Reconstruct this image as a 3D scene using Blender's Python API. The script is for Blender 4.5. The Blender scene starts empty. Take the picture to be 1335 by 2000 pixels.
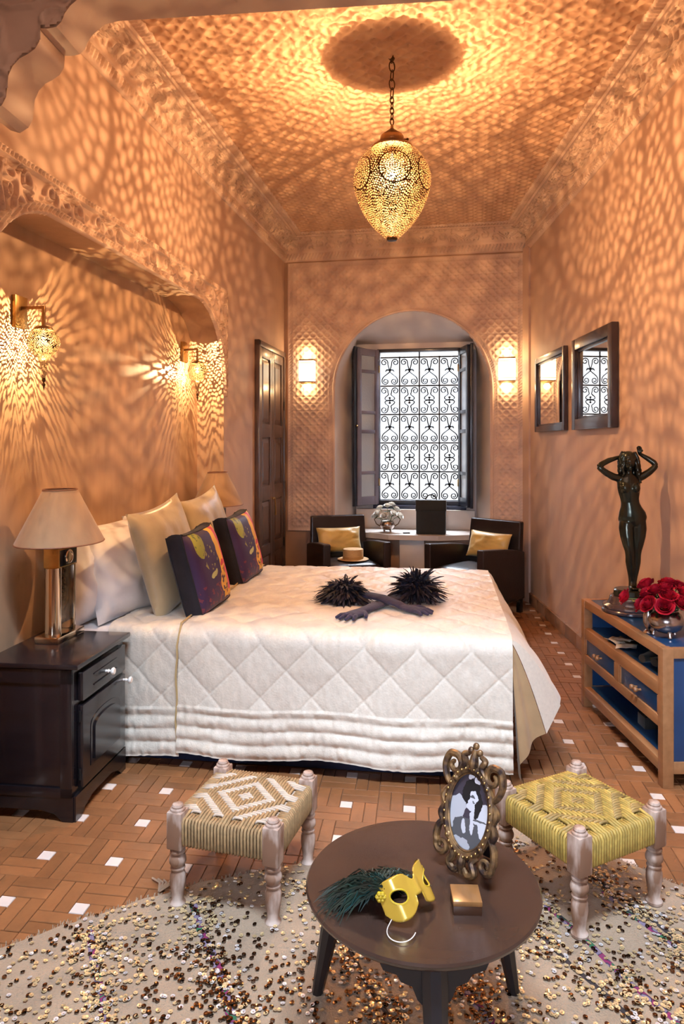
import bpy, bmesh, math, random
import numpy as np
from mathutils import Vector, Matrix, Euler

# ---------------------------------------------------------------- camera, world, daylight, exposure
SC = bpy.context.scene
COL = SC.collection
F, HOR, CX, CAMZ = 1390.0, 868.0, 667.5, 1.55
cam_d = bpy.data.cameras.new('camera')
cam = bpy.data.objects.new('camera', cam_d)
COL.objects.link(cam)
cam.location = (0, 0, CAMZ)
cam.rotation_euler = (math.radians(90), 0, 0)
cam_d.sensor_fit = 'HORIZONTAL'
cam_d.sensor_width = 36.0
cam_d.lens = 36.0 * F / 1335.0
cam_d.shift_y = (HOR - 1000.0) / 1335.0
cam_d.clip_start = 0.02
SC.camera = cam

world = bpy.data.worlds.new('world')
SC.world = world
world.use_nodes = True
bg = world.node_tree.nodes['Background']
bg.inputs['Color'].default_value = (0.93, 0.95, 1.0, 1)
bg.inputs['Strength'].default_value = 1.6

SC.view_settings.view_transform = 'Standard'
SC.view_settings.look = 'None'
SC.view_settings.gamma = 1.0
SC.view_settings.exposure = 0.1
SC.view_settings.use_curve_mapping = False
try:
    SC.cycles.use_denoising = True
    SC.cycles.denoiser = 'OPENIMAGEDENOISE'
    SC.cycles.use_adaptive_sampling = True
    SC.cycles.adaptive_threshold = 0.07
    SC.cycles.adaptive_min_samples = 12
    SC.cycles.max_bounces = 6
    SC.cycles.diffuse_bounces = 3
    SC.cycles.glossy_bounces = 3
    SC.cycles.transmission_bounces = 6
    SC.cycles.transparent_max_bounces = 8
    SC.cycles.sample_clamp_indirect = 4.0
    SC.cycles.caustics_reflective = False
    SC.cycles.caustics_refractive = False
    SC.cycles.blur_glossy = 0.5
except Exception:
    pass

def area_light(name, loc, target, w, h, power, col):
    d = bpy.data.lights.new(name, 'AREA')
    d.shape = 'RECTANGLE'; d.size = w; d.size_y = h; d.energy = power; d.color = col
    o = bpy.data.objects.new(name, d); COL.objects.link(o)
    o.location = loc
    o.rotation_euler = (Vector(target) - Vector(loc)).to_track_quat('-Z', 'Y').to_euler()
    return o
# daylight by the small window behind the camera, down the light shaft over the anteroom, and by the barred window in the back wall
area_light('overhead_fill', (0.25, 0.64, 5.2), (0.25, 1.9, 2.6), 1.9, 0.45, 430.0, (0.66, 0.82, 1.0))  # added overhead fill for the near side of the bed
area_light('window_daylight', (1.02, 8.75, 3.35), (0.70, 7.2, 1.45), 1.5, 1.1, 780.0, (0.76, 0.86, 1.0))

dl = area_light('rear_fill', (-0.55, -1.70, 1.75), (1.05, 4.6, 0.55), 1.2, 1.1, 13.0, (0.70, 0.81, 1.0))  # added cool fill for the lower walls
dl.data.spread = math.radians(56)  # narrow cone keeps the fill off the arch face

def point_light(name, loc, power, radius, col, parent=None):
    d = bpy.data.lights.new(name, 'POINT')
    d.energy = power; d.shadow_soft_size = radius; d.color = col
    o = bpy.data.objects.new(name, d); COL.objects.link(o)
    o.location = loc
    if parent: o.parent = parent
    return o
WARM = (1.0, 0.575, 0.26)

# ---------------------------------------------------------------- helpers
rng = np.random.RandomState(7)
random.seed(11)
PI = math.pi

def px(x, y, Y):
    """point at depth Y seen at photo pixel (x, y)"""
    return Vector(((x - CX) / F * Y, Y, CAMZ - (y - HOR) / F * Y))
def onz(x, y, z=0.0):
    """point on the horizontal plane z seen at photo pixel (x, y)"""
    return px(x, y, F * (CAMZ - z) / (y - HOR))

class MB:
    def __init__(s): s.v = []; s.f = []
    def add(s, vs, fs, M=None):
        n = len(s.v)
        if M is not None: vs = [tuple(M @ Vector(p)) for p in vs]
        s.v += [tuple(p) for p in vs]; s.f += [tuple(i + n for i in q) for q in fs]
        return s
    def box(s, x0, x1, y0, y1, z0, z1, b=0.0, M=None):
        if b <= 0:
            vs = [(x, y, z) for z in (z0, z1) for y in (y0, y1) for x in (x0, x1)]
            return s.add(vs, [(0,2,3,1),(4,5,7,6),(0,1,5,4),(2,6,7,3),(0,4,6,2),(1,3,7,5)], M)
        bm = bmesh.new()
        bmesh.ops.create_cube(bm, size=1.0)
        for v in bm.verts:
            v.co = ((x0+x1)/2 + v.co.x*(x1-x0), (y0+y1)/2 + v.co.y*(y1-y0), (z0+z1)/2 + v.co.z*(z1-z0))
        bmesh.ops.bevel(bm, geom=bm.edges[:], offset=b, segments=2, profile=0.6, affect='EDGES')
        bm.verts.index_update()
        s.add([v.co[:] for v in bm.verts], [[v.index for v in f.verts] for f in bm.faces], M)
        bm.free(); return s
    def lathe(s, prof, n=24, M=None, cap=True, sx=1.0, sy=1.0):
        vs, fs = [], []
        for r, z in prof:
            for k in range(n):
                a = 2*PI*k/n; vs.append((r*sx*math.cos(a), r*sy*math.sin(a), z))
        for i in range(len(prof)-1):
            for k in range(n):
                a, b = i*n+k, i*n+(k+1) % n
                fs.append((a, b, b+n, a+n))
        if cap:
            fs.append(tuple(range(n-1, -1, -1)))
            m = (len(prof)-1)*n; fs.append(tuple(range(m, m+n)))
        return s.add(vs, fs, M)
    def tube(s, pts, r, n=6, closed=False, cap=True, M=None, flat=1.0):
        pts = [Vector(p) for p in pts]; N = len(pts)
        rs = r if hasattr(r, '__len__') else [r]*N
        vs, fs = [], []
        up = Vector((0, 0, 1)); pn = None
        for i, p in enumerate(pts):
            if closed: t = pts[(i+1) % N] - pts[i-1]
            else: t = pts[min(i+1, N-1)] - pts[max(i-1, 0)]
            if t.length < 1e-9: t = Vector((0, 0, 1))
            t.normalize()
            if pn is None:
                a = up if abs(t.z) < 0.9 else Vector((1, 0, 0))
                nrm = t.cross(a).normalized()
            else:
                nrm = (pn - t*pn.dot(t))
                nrm = nrm.normalized() if nrm.length > 1e-6 else t.orthogonal().normalized()
            pn = nrm; bi = t.cross(nrm)
            for k in range(n):
                a = 2*PI*k/n
                vs.append(p + nrm*(rs[i]*math.cos(a)) + bi*(rs[i]*flat*math.sin(a)))
        for i in range(N if closed else N-1):
            j = (i+1) % N
            for k in range(n):
                k2 = (k+1) % n
                fs.append((i*n+k, i*n+k2, j*n+k2, j*n+k))
        if cap and not closed:
            fs.append(tuple(range(n-1, -1, -1))); fs.append(tuple(range((N-1)*n, N*n)))
        return s.add(vs, fs, M)
    def prism(s, outline, z0, z1, M=None):
        n = len(outline)
        vs = [(x, y, z0) for x, y in outline] + [(x, y, z1) for x, y in outline]
        fs = [tuple(range(n-1, -1, -1)), tuple(range(n, 2*n))]
        fs += [(i, (i+1) % n, n+(i+1) % n, n+i) for i in range(n)]
        return s.add(vs, fs, M)
    def ball(s, c, rx, ry=None, rz=None, nu=12, nv=8, M=None):
        ry = ry or rx; rz = rz or rx
        vs, fs = [], []
        for i in range(nv+1):
            ph = PI*i/nv
            for k in range(nu):
                a = 2*PI*k/nu
                vs.append((c[0]+rx*math.sin(ph)*math.cos(a), c[1]+ry*math.sin(ph)*math.sin(a), c[2]-rz*math.cos(ph)))
        for i in range(nv):
            for k in range(nu):
                a, b = i*nu+k, i*nu+(k+1) % nu
                fs.append((a, b, b+nu, a+nu))
        return s.add(vs, fs, M)
    def grid(s, P, wrap=False, M=None):
        n, m = len(P), len(P[0])
        vs = [p for row in P for p in row]; fs = []
        for i in range(n-1):
            for j in range(m if wrap else m-1):
                j2 = (j+1) % m
                fs.append((i*m+j, i*m+j2, (i+1)*m+j2, (i+1)*m+j))
        return s.add(vs, fs, M)
    def mesh(s, name, mat, smooth=35):
        me = bpy.data.meshes.new(name)
        me.from_pydata([tuple(v) for v in s.v], [], s.f)
        me.validate(verbose=False)
        bm = bmesh.new(); bm.from_mesh(me)
        bmesh.ops.remove_doubles(bm, verts=bm.verts[:], dist=1e-6)
        bmesh.ops.recalc_face_normals(bm, faces=bm.faces[:]); bm.to_mesh(me); bm.free()
        if mat: me.materials.append(mat)
        if smooth:
            me.shade_smooth(); me.set_sharp_from_angle(angle=math.radians(smooth))
        return me
    def build(s, name, mat, parent=None, loc=(0,0,0), rotz=0.0, smooth=35):
        return link(name, s.mesh(name, mat, smooth), parent, loc, rotz)

def link(name, me, parent=None, loc=(0,0,0), rotz=0.0):
    o = bpy.data.objects.new(name, me); COL.objects.link(o)
    o.location = loc
    if rotz: o.rotation_euler = (0, 0, rotz)
    if parent: o.parent = parent
    return o
def np_grid(name, P, mat, parent=None, mask=None, wrap=False, smooth=True, loc=(0,0,0), rotz=0.0):
    """P (n,m,3) array -> quad grid mesh, cells where mask is False left out"""
    n, m = P.shape[:2]
    I = np.arange(n*m).reshape(n, m)
    if wrap:
        a = I[:-1]; b = np.roll(I, -1, 1)[:-1]; c = np.roll(I, -1, 1)[1:]; d = I[1:]
    else:
        a, b, c, d = I[:-1, :-1], I[:-1, 1:], I[1:, 1:], I[1:, :-1]
    Q = np.stack([a, b, c, d], -1)
    Q = Q[mask] if mask is not None else Q.reshape(-1, 4)
    used = np.unique(Q); rm = np.full(n*m, -1); rm[used] = np.arange(len(used))
    Q = rm[Q]; V = P.reshape(-1, 3)[used]
    me = bpy.data.meshes.new(name)
    me.vertices.add(len(V)); me.vertices.foreach_set('co', V.astype(np.float32).ravel())
    me.loops.add(Q.size); me.loops.foreach_set('vertex_index', Q.astype(np.int32).ravel())
    me.polygons.add(len(Q)); me.polygons.foreach_set('loop_start', (np.arange(len(Q))*4).astype(np.int32))
    me.update(calc_edges=True)
    me.materials.append(mat)
    if smooth: me.shade_smooth()
    return link(name, me, parent, loc, rotz)
def thing(name, label, cat, loc=(0,0,0), rotz=0.0, group=None):
    o = bpy.data.objects.new(name, None); COL.objects.link(o)
    o.location = loc; o.rotation_euler = (0, 0, rotz); o.empty_display_size = 0.05
    return tag(o, label, cat, group)
def tag(o, label, cat, group=None):
    o['label'] = label; o['category'] = cat
    if group: o['group'] = group
    return o
def struct(o): o['kind'] = 'structure'; return o
def stuff(o): o['kind'] = 'stuff'; return o
def copy_tree(o, parent=None):
    c = o.copy(); COL.objects.link(c); c.parent = parent
    for ch in o.children: copy_tree(ch, c)
    return c
def orient(o, loc, zaxis, up):
    """rotate o so that its local +Y is -normal, i.e. local -Y faces 'zaxis', local Z along up"""
    nrm = Vector(zaxis).normalized(); u = Vector(up)
    u = (u - nrm*u.dot(nrm)).normalized()
    y = -nrm; x = y.cross(u)
    R = Matrix((x, y, u)).transposed()
    o.matrix_world = Matrix.Translation(Vector(loc)) @ R.to_4x4()

def vnoise(x, y, seed=0, per=256):
    r = np.random.RandomState(seed).rand(per, per)
    xi = np.floor(x).astype(int); yi = np.floor(y).astype(int)
    fx, fy = x-xi, y-yi
    fx = fx*fx*fx*(fx*(fx*6-15)+10); fy = fy*fy*fy*(fy*(fy*6-15)+10)
    g = lambda a, b: r[a % per, b % per]
    return (g(xi,yi)*(1-fx)+g(xi+1,yi)*fx)*(1-fy)+(g(xi,yi+1)*(1-fx)+g(xi+1,yi+1)*fx)*fy
def sstep(a, b, x):
    t = np.clip((x-a)/(b-a), 0, 1); return t*t*(3-2*t)

# ---------------------------------------------------------------- materials
MATS = {}
def mat(name, col, rough=0.6, metal=0.0, var=0.0, vscale=6.0, col2=None, bump=0.0, bscale=40.0, spec=0.5,
        sheen=0.0, coat=0.0, emit=None, estr=0.0, trans=0.0, stretch=(1,1,1), rnd=0.0, ramp=None, detail=4.0, subsurf=0.0, bdist=0.01):
    m = bpy.data.materials.new(name); m.use_nodes = True
    nt = m.node_tree; N = nt.nodes; L = nt.links
    b = N['Principled BSDF']
    b.inputs['Base Color'].default_value = (*col, 1)
    b.inputs['Roughness'].default_value = rough
    b.inputs['Metallic'].default_value = metal
    b.inputs['Specular IOR Level'].default_value = spec
    if sheen: b.inputs['Sheen Weight'].default_value = sheen
    if coat: b.inputs['Coat Weight'].default_value = coat; b.inputs['Coat Roughness'].default_value = 0.12
    if trans: b.inputs['Transmission Weight'].default_value = trans
    if emit: b.inputs['Emission Color'].default_value = (*emit, 1); b.inputs['Emission Strength'].default_value = estr
    tc = N.new('ShaderNodeTexCoord'); mp = N.new('ShaderNodeMapping')
    mp.inputs['Scale'].default_value = stretch
    L.new(tc.outputs['Object'], mp.inputs['Vector'])
    out = None
    if var > 0 or col2:
        nz = N.new('ShaderNodeTexNoise'); nz.inputs['Scale'].default_value = vscale; nz.inputs['Detail'].default_value = detail
        L.new(mp.outputs['Vector'], nz.inputs['Vector'])
        cr = N.new('ShaderNodeValToRGB')
        lo, hi = ramp or (0.3, 0.7)
        cr.color_ramp.elements[0].position = lo; cr.color_ramp.elements[1].position = hi
        c2 = col2 or tuple(c*(1-var) for c in col)
        cr.color_ramp.elements[0].color = (*c2, 1); cr.color_ramp.elements[1].color = (*col, 1)
        L.new(nz.outputs['Fac'], cr.inputs['Fac']); out = cr.outputs['Color']
    if rnd > 0:
        oi = N.new('ShaderNodeObjectInfo'); ge = N.new('ShaderNodeNewGeometry')
        ad = N.new('ShaderNodeMath'); ad.operation = 'ADD'
        L.new(oi.outputs['Random'], ad.inputs[0]); L.new(ge.outputs['Random Per Island'], ad.inputs[1])
        fr = N.new('ShaderNodeMath'); fr.operation = 'FRACT'; L.new(ad.outputs[0], fr.inputs[0])
        mr = N.new('ShaderNodeMapRange'); mr.inputs['To Min'].default_value = 1-rnd; mr.inputs['To Max'].default_value = 1+rnd*0.7
        L.new(fr.outputs[0], mr.inputs['Value'])
        mx = N.new('ShaderNodeVectorMath'); mx.operation = 'SCALE'
        if out: L.new(out, mx.inputs[0])
        else: mx.inputs[0].default_value = col
        L.new(mr.outputs['Result'], mx.inputs['Scale']); out = mx.outputs['Vector']
    if out: L.new(out, b.inputs['Base Color'])
    if bump > 0:
        nb = N.new('ShaderNodeTexNoise'); nb.inputs['Scale'].default_value = bscale; nb.inputs['Detail'].default_value = 3
        L.new(mp.outputs['Vector'], nb.inputs['Vector'])
        bp = N.new('ShaderNodeBump'); bp.inputs['Strength'].default_value = bump; bp.inputs['Distance'].default_value = bdist
        L.new(nb.outputs['Fac'], bp.inputs['Height']); L.new(bp.outputs['Normal'], b.inputs['Normal'])
    MATS[name] = m
    return m

m_wall = mat('tadelakt_plaster', (0.62, 0.42, 0.315), 0.55, var=0.14, vscale=2.2, bump=0.10, bscale=14, stretch=(1.6, 1.6, 0.5), spec=0.35, detail=5)
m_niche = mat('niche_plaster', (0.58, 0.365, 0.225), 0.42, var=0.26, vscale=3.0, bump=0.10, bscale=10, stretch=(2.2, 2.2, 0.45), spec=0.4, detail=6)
m_carve = mat('carved_plaster', (0.72, 0.51, 0.395), 0.75, var=0.12, vscale=9, spec=0.2)
m_ceil = mat('carved_ceiling_plaster', (0.66, 0.41, 0.27), 0.75, var=0.10, vscale=5, spec=0.2)
m_white_pl = mat('window_bay_plaster', (0.70, 0.60, 0.54), 0.55, var=0.10, vscale=3, bump=0.06, bscale=12)
m_base_pl = mat('burnt_plaster_dado', (0.42, 0.24, 0.15), 0.6, var=0.2, vscale=5)
m_tile = mat('terracotta_tile', (0.325, 0.135, 0.052), 0.34, var=0.35, vscale=9, rnd=0.16, bump=0.12, bscale=30, spec=0.45, col2=(0.22, 0.090, 0.036), ramp=(0.25, 0.75))
m_wtile = mat('white_tile', (0.78, 0.66, 0.60), 0.3, var=0.12, vscale=12, rnd=0.08)
m_grout = mat('floor_grout', (0.22, 0.105, 0.050), 0.85, var=0.3, vscale=20)
m_skirt = mat('terracotta_skirting', (0.40, 0.22, 0.13), 0.45, var=0.3, vscale=7, rnd=0.18)
m_navy = mat('navy_painted_wood', (0.022, 0.030, 0.075), 0.35, var=0.3, vscale=8, coat=0.2)
m_iron = mat('black_iron', (0.012, 0.011, 0.012), 0.5, metal=0.4, bump=0.1)
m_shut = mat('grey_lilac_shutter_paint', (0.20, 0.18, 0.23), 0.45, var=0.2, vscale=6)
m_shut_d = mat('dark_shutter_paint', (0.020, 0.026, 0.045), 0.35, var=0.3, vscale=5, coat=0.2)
m_door = mat('dark_brown_door_wood', (0.13, 0.075, 0.055), 0.36, var=0.35, vscale=5, stretch=(6, 6, 0.6), coat=0.15, col2=(0.085, 0.05, 0.042))
m_brass = mat('brass', (0.62, 0.40, 0.15), 0.28, metal=1.0, var=0.25, vscale=14)
m_glass = mat('shutter_glass', (0.72, 0.80, 0.86), 0.12, trans=0.35, bump=0.15, bscale=60, spec=0.6)
# ---------------------------------------------------------------- room geometry (plan)
BR = Vector((1.849, 7.09, 0))                       # back right corner
eB = Vector((-0.9833, 0.1822, 0))                   # along the back wall, to the left
nB = Vector((-0.1822, -0.9833, 0))                  # out of the back wall into the room
WB = 2.502
BL = BR + eB*WB                                     # back left corner
eL = Vector((-0.16505, -0.98629, 0))                # along the left wall towards the camera
nL = Vector((0.98629, -0.16505, 0))
eR = Vector((-0.0234, -0.99973, 0))                 # along the right wall towards the camera
nR = Vector((-0.99973, 0.0234, 0))
ZC = 3.73
LEN = 5.15
UP = Vector((0, 0, 1))
def sL(Y): return (BL.y - Y)/0.98629
def wallp(o, e, n, s, z, off=0.0): return o + e*s + n*off + UP*z

def vine(x, y, k, seed, per=None):
    """swirling arabesque relief 0..1"""
    if per:
        x = np.abs((x % per) - per/2)
    n = vnoise(x*k+11.3, y*k+7.7, seed)+0.5*vnoise(x*k*2+3.1, y*k*2+9.2, seed+1)
    return 1-sstep(0.22, 0.62, np.abs(np.sin(n*14.0)))
def dishes(x, y, p):
    """lattice of shallow round dishes with crossing ribs, 0..1"""
    u = x/p; v = y/p
    fu = u-np.floor(u)-0.5; fv = v-np.floor(v)-0.5
    r = np.sqrt(fu*fu+fv*fv)
    ring = sstep(0.30, 0.40, r)*(1-sstep(0.43, 0.52, r))*0.7
    dish = sstep(0.0, 0.40, r)
    diag = np.minimum(np.abs(((u+v) % 1)-0.5), np.abs(((u-v) % 1)-0.5))
    rib = (1-sstep(0.03, 0.10, diag))*sstep(0.28, 0.42, r)*0.5
    pit = (1-sstep(0.06, 0.13, np.sqrt((np.abs(fu)-0.5)**2+(np.abs(fv)-0.5)**2)))
    line = (1-sstep(0.02, 0.07, np.abs(((v*0.5) % 1)-0.5)*2))
    return np.clip(0.55*dish+ring*0.6+rib*0.5-0.9*pit-0.35*line, -0.5, 1)

# ---- floor
TH_I, TH_J = math.radians(8.5), math.radians(6.33)
ti = Vector((math.cos(TH_I), -math.sin(TH_I), 0)); tj = Vector((math.sin(TH_J), math.cos(TH_J), 0))
TP = 0.2714; TU = TP/5
T0 = Vector((-0.877, 2.378, 0)) - (ti+tj)*(2.5*TU)      # lower corner of a pinwheel cell, white tile in its middle
mb = MB()
mb.add([(-2.4,-2.2,-0.006),(2.6,-2.2,-0.006),(2.6,8.6,-0.006),(-2.4,8.6,-0.006)], [(0,1,2,3)])
floor = struct(mb.build('floor', m_grout, smooth=0))
def tile_mesh(name, w, h, m):
    g = 0.0015; c = 0.0014; b = MB(); vs = []
    for z, q in ((-0.006, 0), (-0.0022, 0), (0.0, c)):
        for x, y in ((g+q, g+q), (w*TU-g-q, g+q), (w*TU-g-q, h*TU-g-q), (g+q, h*TU-g-q)):
            p = ti*x+tj*y; vs.append((p.x, p.y, z))
    fs = [(8,9,10,11)]
    for l in (0, 4):
        for k in range(4): fs.append((l+k, l+(k+1)%4, l+4+(k+1)%4, l+4+k))
    b.add(vs, fs); return b, b.mesh(name, m, 0)
bh, me_h = tile_mesh('terracotta_tile', 3, 1, m_tile)
bv, me_v = tile_mesh('terracotta_tile_upright', 1, 3, m_tile)
bw, me_w = tile_mesh('white_tile', 1, 1, m_wtile)
PLACES = [(0,0,'h'),(0,1,'h'),(3,0,'v'),(4,0,'v'),(2,3,'h'),(2,4,'h'),(0,2,'v'),(1,2,'v'),(2,2,'w')]
rug_poly = [(-2.0,1.78),(-1.045,2.176),(-.80,2.335),(-.532,2.485),(-.146,2.62),(.25,2.76),(.609,2.896),(.86,2.945),(.93,2.80),(.997,2.667),(1.19,2.476),(1.7,2.12),(1.9,0.9),(-2.0,0.7)]
def in_poly(x, y, P):
    r = False; j = len(P)-1
    for i in range(len(P)):
        if (P[i][1] > y) != (P[j][1] > y) and x < (P[j][0]-P[i][0])*(y-P[i][1])/(P[j][1]-P[i][1])+P[i][0]: r = not r
        j = i
    return r
def inroom(p):
    if p.y > 2.0:
        return (p-BL).dot(nL) > -0.3 and (p-BR).dot(nR) > -0.05 and (p-BR).dot(nB) > -0.05
    return -2.1 < p.x < 2.3
cand = []
for i in range(-14, 16):
    for j in range(-16, 24):
        o = T0 + ti*(TP*i) + tj*(TP*j)
        for a, b, k in PLACES:
            p = o + ti*(TU*a) + tj*(TU*b)
            c = p + (ti+tj)*TU
            if not inroom(c): continue
            seen = False
            if c.y > 1.85:
                qx = CX+F*c.x/c.y; qy = HOR+F*CAMZ/c.y
                seen = -20 < qx < 1355 and qy < 2010 and not in_poly(c.x, c.y, rug_poly)
                # under the bed, nightstand and cabinet
                if seen and c.y > 3.56-0.14*(c.x+0.7)+0.12 and c.x < 0.86: seen = False
                if seen and c.x < -1.12: seen = False
                if seen and c.x > 1.50: seen = False
            cand.append((c.y if seen else 99+c.y, p, k))
cand.sort(key=lambda t: t[0])
nt_ = {'b': 0, 'w': 0}; rest = {'b': MB(), 'w': MB()}
for d, p, k in cand:
    kk = 'w' if k == 'w' else 'b'
    z = rng.uniform(-0.0012, 0.0006)
    if d < 99 and nt_[kk] < (290 if kk == 'b' else 90):
        nt_[kk] += 1
        o = link('white_tile' if kk == 'w' else 'terracotta_tile', {'h': me_h, 'v': me_v, 'w': me_w}[k], floor, (p.x, p.y, z))
    else:
        src = {'h': bh, 'v': bv, 'w': bw}[k]
        rest[kk].add([(v[0]+p.x, v[1]+p.y, v[2]+z) for v in src.v], src.f)
def raw_build(b, name, m, parent):
    me = bpy.data.meshes.new(name); me.from_pydata(b.v, [], b.f); me.materials.append(m)
    return link(name, me, parent)
stuff(raw_build(rest['b'], 'terracotta_tile_field', m_tile, floor))
stuff(raw_build(rest['w'], 'white_tile_field', m_wtile, floor))

# ---- left wall with the bed niche
N0, N1, NZ, NS, ND = sL(5.62), sL(2.70), 2.59, 1.945, 0.22     # far / near jamb, head, springing, depth
NA = 0.58
def niche_top(s):
    if s <= N0 or s >= N1: return 0.0
    d = min(s-N0, N1-s)
    if d >= NA: return NZ
    return NS + (NZ-NS)*math.sqrt(max(0.0, 1-((NA-d)/NA)**2))
ss = sorted(set([0.0, LEN, N0, N1] + [N0+NA*(1-math.cos(PI/2*k/14)) for k in range(15)] + [N1-NA*(1-math.cos(PI/2*k/14)) for k in range(15)]))
mb = MB()
def quad(mb, pts): mb.add(pts, [(0,1,2,3)])
for a, b in zip(ss[:-1], ss[1:]):
    inn = a >= N0-1e-6 and b <= N1+1e-6
    za = niche_top(a) if inn and a > N0 else (NS if inn else 0)
    zb = niche_top(b) if inn and b < N1 else (NS if inn else 0)
    quad(mb, [wallp(BL,eL,nL,a,za), wallp(BL,eL,nL,b,zb), wallp(BL,eL,nL,b,ZC+.1), wallp(BL,eL,nL,a,ZC+.1)])
wall_left = struct(mb.build('wall_left', m_wall, smooth=0))
mb = MB()
out = [(N0, 0.0), (N0, NS)] + [(s, niche_top(s)) for s in ss if N0 < s < N1] + [(N1, NS), (N1, 0.0)]
for (a, za), (b, zb) in zip(out[:-1], out[1:]):
    quad(mb, [wallp(BL,eL,nL,a,za), wallp(BL,eL,nL,b,zb), wallp(BL,eL,nL,b,zb,-ND), wallp(BL,eL,nL,a,za,-ND)])
mb.build('niche_reveal', m_niche, wall_left, smooth=25)
mb = MB()
quad(mb, [wallp(BL,eL,nL,N0-.3,0,-ND), wallp(BL,eL,nL,N1+.3,0,-ND), wallp(BL,eL,nL,N1+.3,NZ+.1,-ND), wallp(BL,eL,nL,N0-.3,NZ+.1,-ND)])
mb.build('niche_back', m_niche, wall_left, smooth=0)
# carved surround of the niche: heightfield relief standing proud of the wall
S0, S1, ZT = sL(5.66), sL(2.64), 2.775
sg = np.arange(S0, S1+0.001, 0.0055); zg = np.arange(1.93, ZT+0.0001, 0.0055)
SS, ZZ = np.meshgrid(sg, zg)
topz = np.vectorize(niche_top)(SS)
dd = np.minimum(SS-N0, N1-SS)
el = np.sqrt(np.clip((NA-dd)/NA, 0, None)**2 + np.clip((ZZ-NS)/(NZ-NS), 0, None)**2)
din = np.where(dd < NA, (el-1)*0.6, ZZ-NZ)                      # distance outside the opening edge
dout = np.minimum(ZT-ZZ, np.minimum(SS-S0, S1-SS))
hf = 0.004 + 0.022*vine(SS-N0, ZZ, 8.0, 3, per=0.42)
big = sstep(0.16, 0.24, din)
hf = hf*(1-big) + big*(0.006+0.026*vine(SS-N0, ZZ, 5.0, 5))
strip_o = (dout < 0.042); strip_i = (din < 0.042)
dent = lambda c: 0.008+0.014*(np.sin(c*2*PI/0.028) > -0.2)
hf = np.where(strip_o, np.where((dout > 0.010) & (dout < 0.034), dent(SS+ZZ*0.6), 0.024), hf)
hf = np.where(strip_i & ~strip_o, np.where((din > 0.010) & (din < 0.034), dent(SS+ZZ*0.9), 0.024), hf)
hf = np.where((dout <= 0.0038) | (din <= 0.0), 0.0, hf)
Pc = np.array(BL)[None,None,:] + SS[...,None]*np.array(eL) + ZZ[...,None]*np.array(UP) + hf[...,None]*np.array(nL)
cell = (din[:-1,:-1] > -0.006)
np_grid('carved_niche_surround', Pc, m_carve, wall_left, mask=cell)

# ---- right wall
mb = MB(); quad(mb, [wallp(BR,eR,nR,-0.05,0), wallp(BR,eR,nR,LEN,0), wallp(BR,eR,nR,LEN,ZC+.1), wallp(BR,eR,nR,-0.05,ZC+.1)])
wall_right = struct(mb.build('wall_right', m_wall, smooth=0))
# corner strip on the right of the back wall
mb = MB(); M = Matrix.Translation(BR + eB*0.0) 
for w0, w1, d in ((0.0, 0.07, 0.06),):
    quad(mb, [wallp(BR,eR,nR,0.12,0,0.02), wallp(BR,eR,nR,0.12,3.5,0.02), wallp(BR,eB,nB,0.05,3.5,0.02), wallp(BR,eB,nB,0.05,0,0.02)])
    quad(mb, [wallp(BR,eR,nR,0.12,0,0.02), wallp(BR,eR,nR,0.12,3.5,0.02), wallp(BR,eR,nR,0.12,3.5,0), wallp(BR,eR,nR,0.12,0,0)])
struct(mb.build('trim_4', m_wall, smooth=0))

# ---- back wall with the arched window bay
TC, AR, ASZ, BD = 1.157, 0.80, 2.115, 0.50           # bay centre, half width, springing, depth
def arch_out(r, zs, n=28):
    return [(TC-r, 0.0)] + [(TC-r*math.cos(PI*k/n), zs+r*math.sin(PI*k/n)) for k in range(n+1)] + [(TC+r, 0.0)]
ao = arch_out(AR, ASZ)
mb = MB()
quad(mb, [wallp(BR,eB,nB,-.05,0), wallp(BR,eB,nB,TC-AR,0), wallp(BR,eB,nB,TC-AR,ZC+.1), wallp(BR,eB,nB,-.05,ZC+.1)])
quad(mb, [wallp(BR,eB,nB,TC+AR,0), wallp(BR,eB,nB,WB+.05,0), wallp(BR,eB,nB,WB+.05,ZC+.1), wallp(BR,eB,nB,TC+AR,ZC+.1)])
for (a, za), (b, zb) in zip(ao[1:-2], ao[2:-1]):
    quad(mb, [wallp(BR,eB,nB,a,za), wallp(BR,eB,nB,b,zb), wallp(BR,eB,nB,b,ZC+.1), wallp(BR,eB,nB,a,ZC+.1)])
wall_back = struct(mb.build('wall_back', m_base_pl, smooth=0))
# bay lining: loft from the arch to the flat-headed inner opening
RW, RZ = 0.655, 2.66
inner = []
for (a, z) in ao:
    if z <= ASZ+1e-6 and abs(abs(a-TC)-AR) < 1e-6: inner.append((TC+(a-TC)*RW/AR, 0.0 if z == 0 else 2.1))
    else:
        c = (a-TC)/AR; s_ = (z-ASZ)/AR; k = max(abs(c), s_)
        inner.append((TC+RW*c/k, 2.1+(RZ-2.1)*s_/k))
mb = MB(); rows = []
for q in np.linspace(0, 1, 7):
    rows.append([wallp(BR,eB,nB,a*(1-q)+c*q, z*(1-q)+w*q, -BD*q) for (a,z),(c,w) in zip(ao, inner)])
mb.grid(rows); mb.build('window_bay_lining', m_white_pl, wall_back, smooth=40)
WZ0, WZ1, WH = 0.885, 2.60, 0.455                     # window opening
WC = TC-0.035
mb = MB()
def bk(a, z, off=0.0): return wallp(BR,eB,nB,a,z,-BD+off)
for a0,a1,z0,z1 in ((TC-0.7,WC-WH,0,RZ+.05),(WC+WH,TC+0.7,0,RZ+.05),(WC-WH,WC+WH,0,WZ0),(WC-WH,WC+WH,WZ1,RZ+.05)):
    quad(mb, [bk(a0,z0), bk(a1,z0), bk(a1,z1), bk(a0,z1)])
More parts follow.
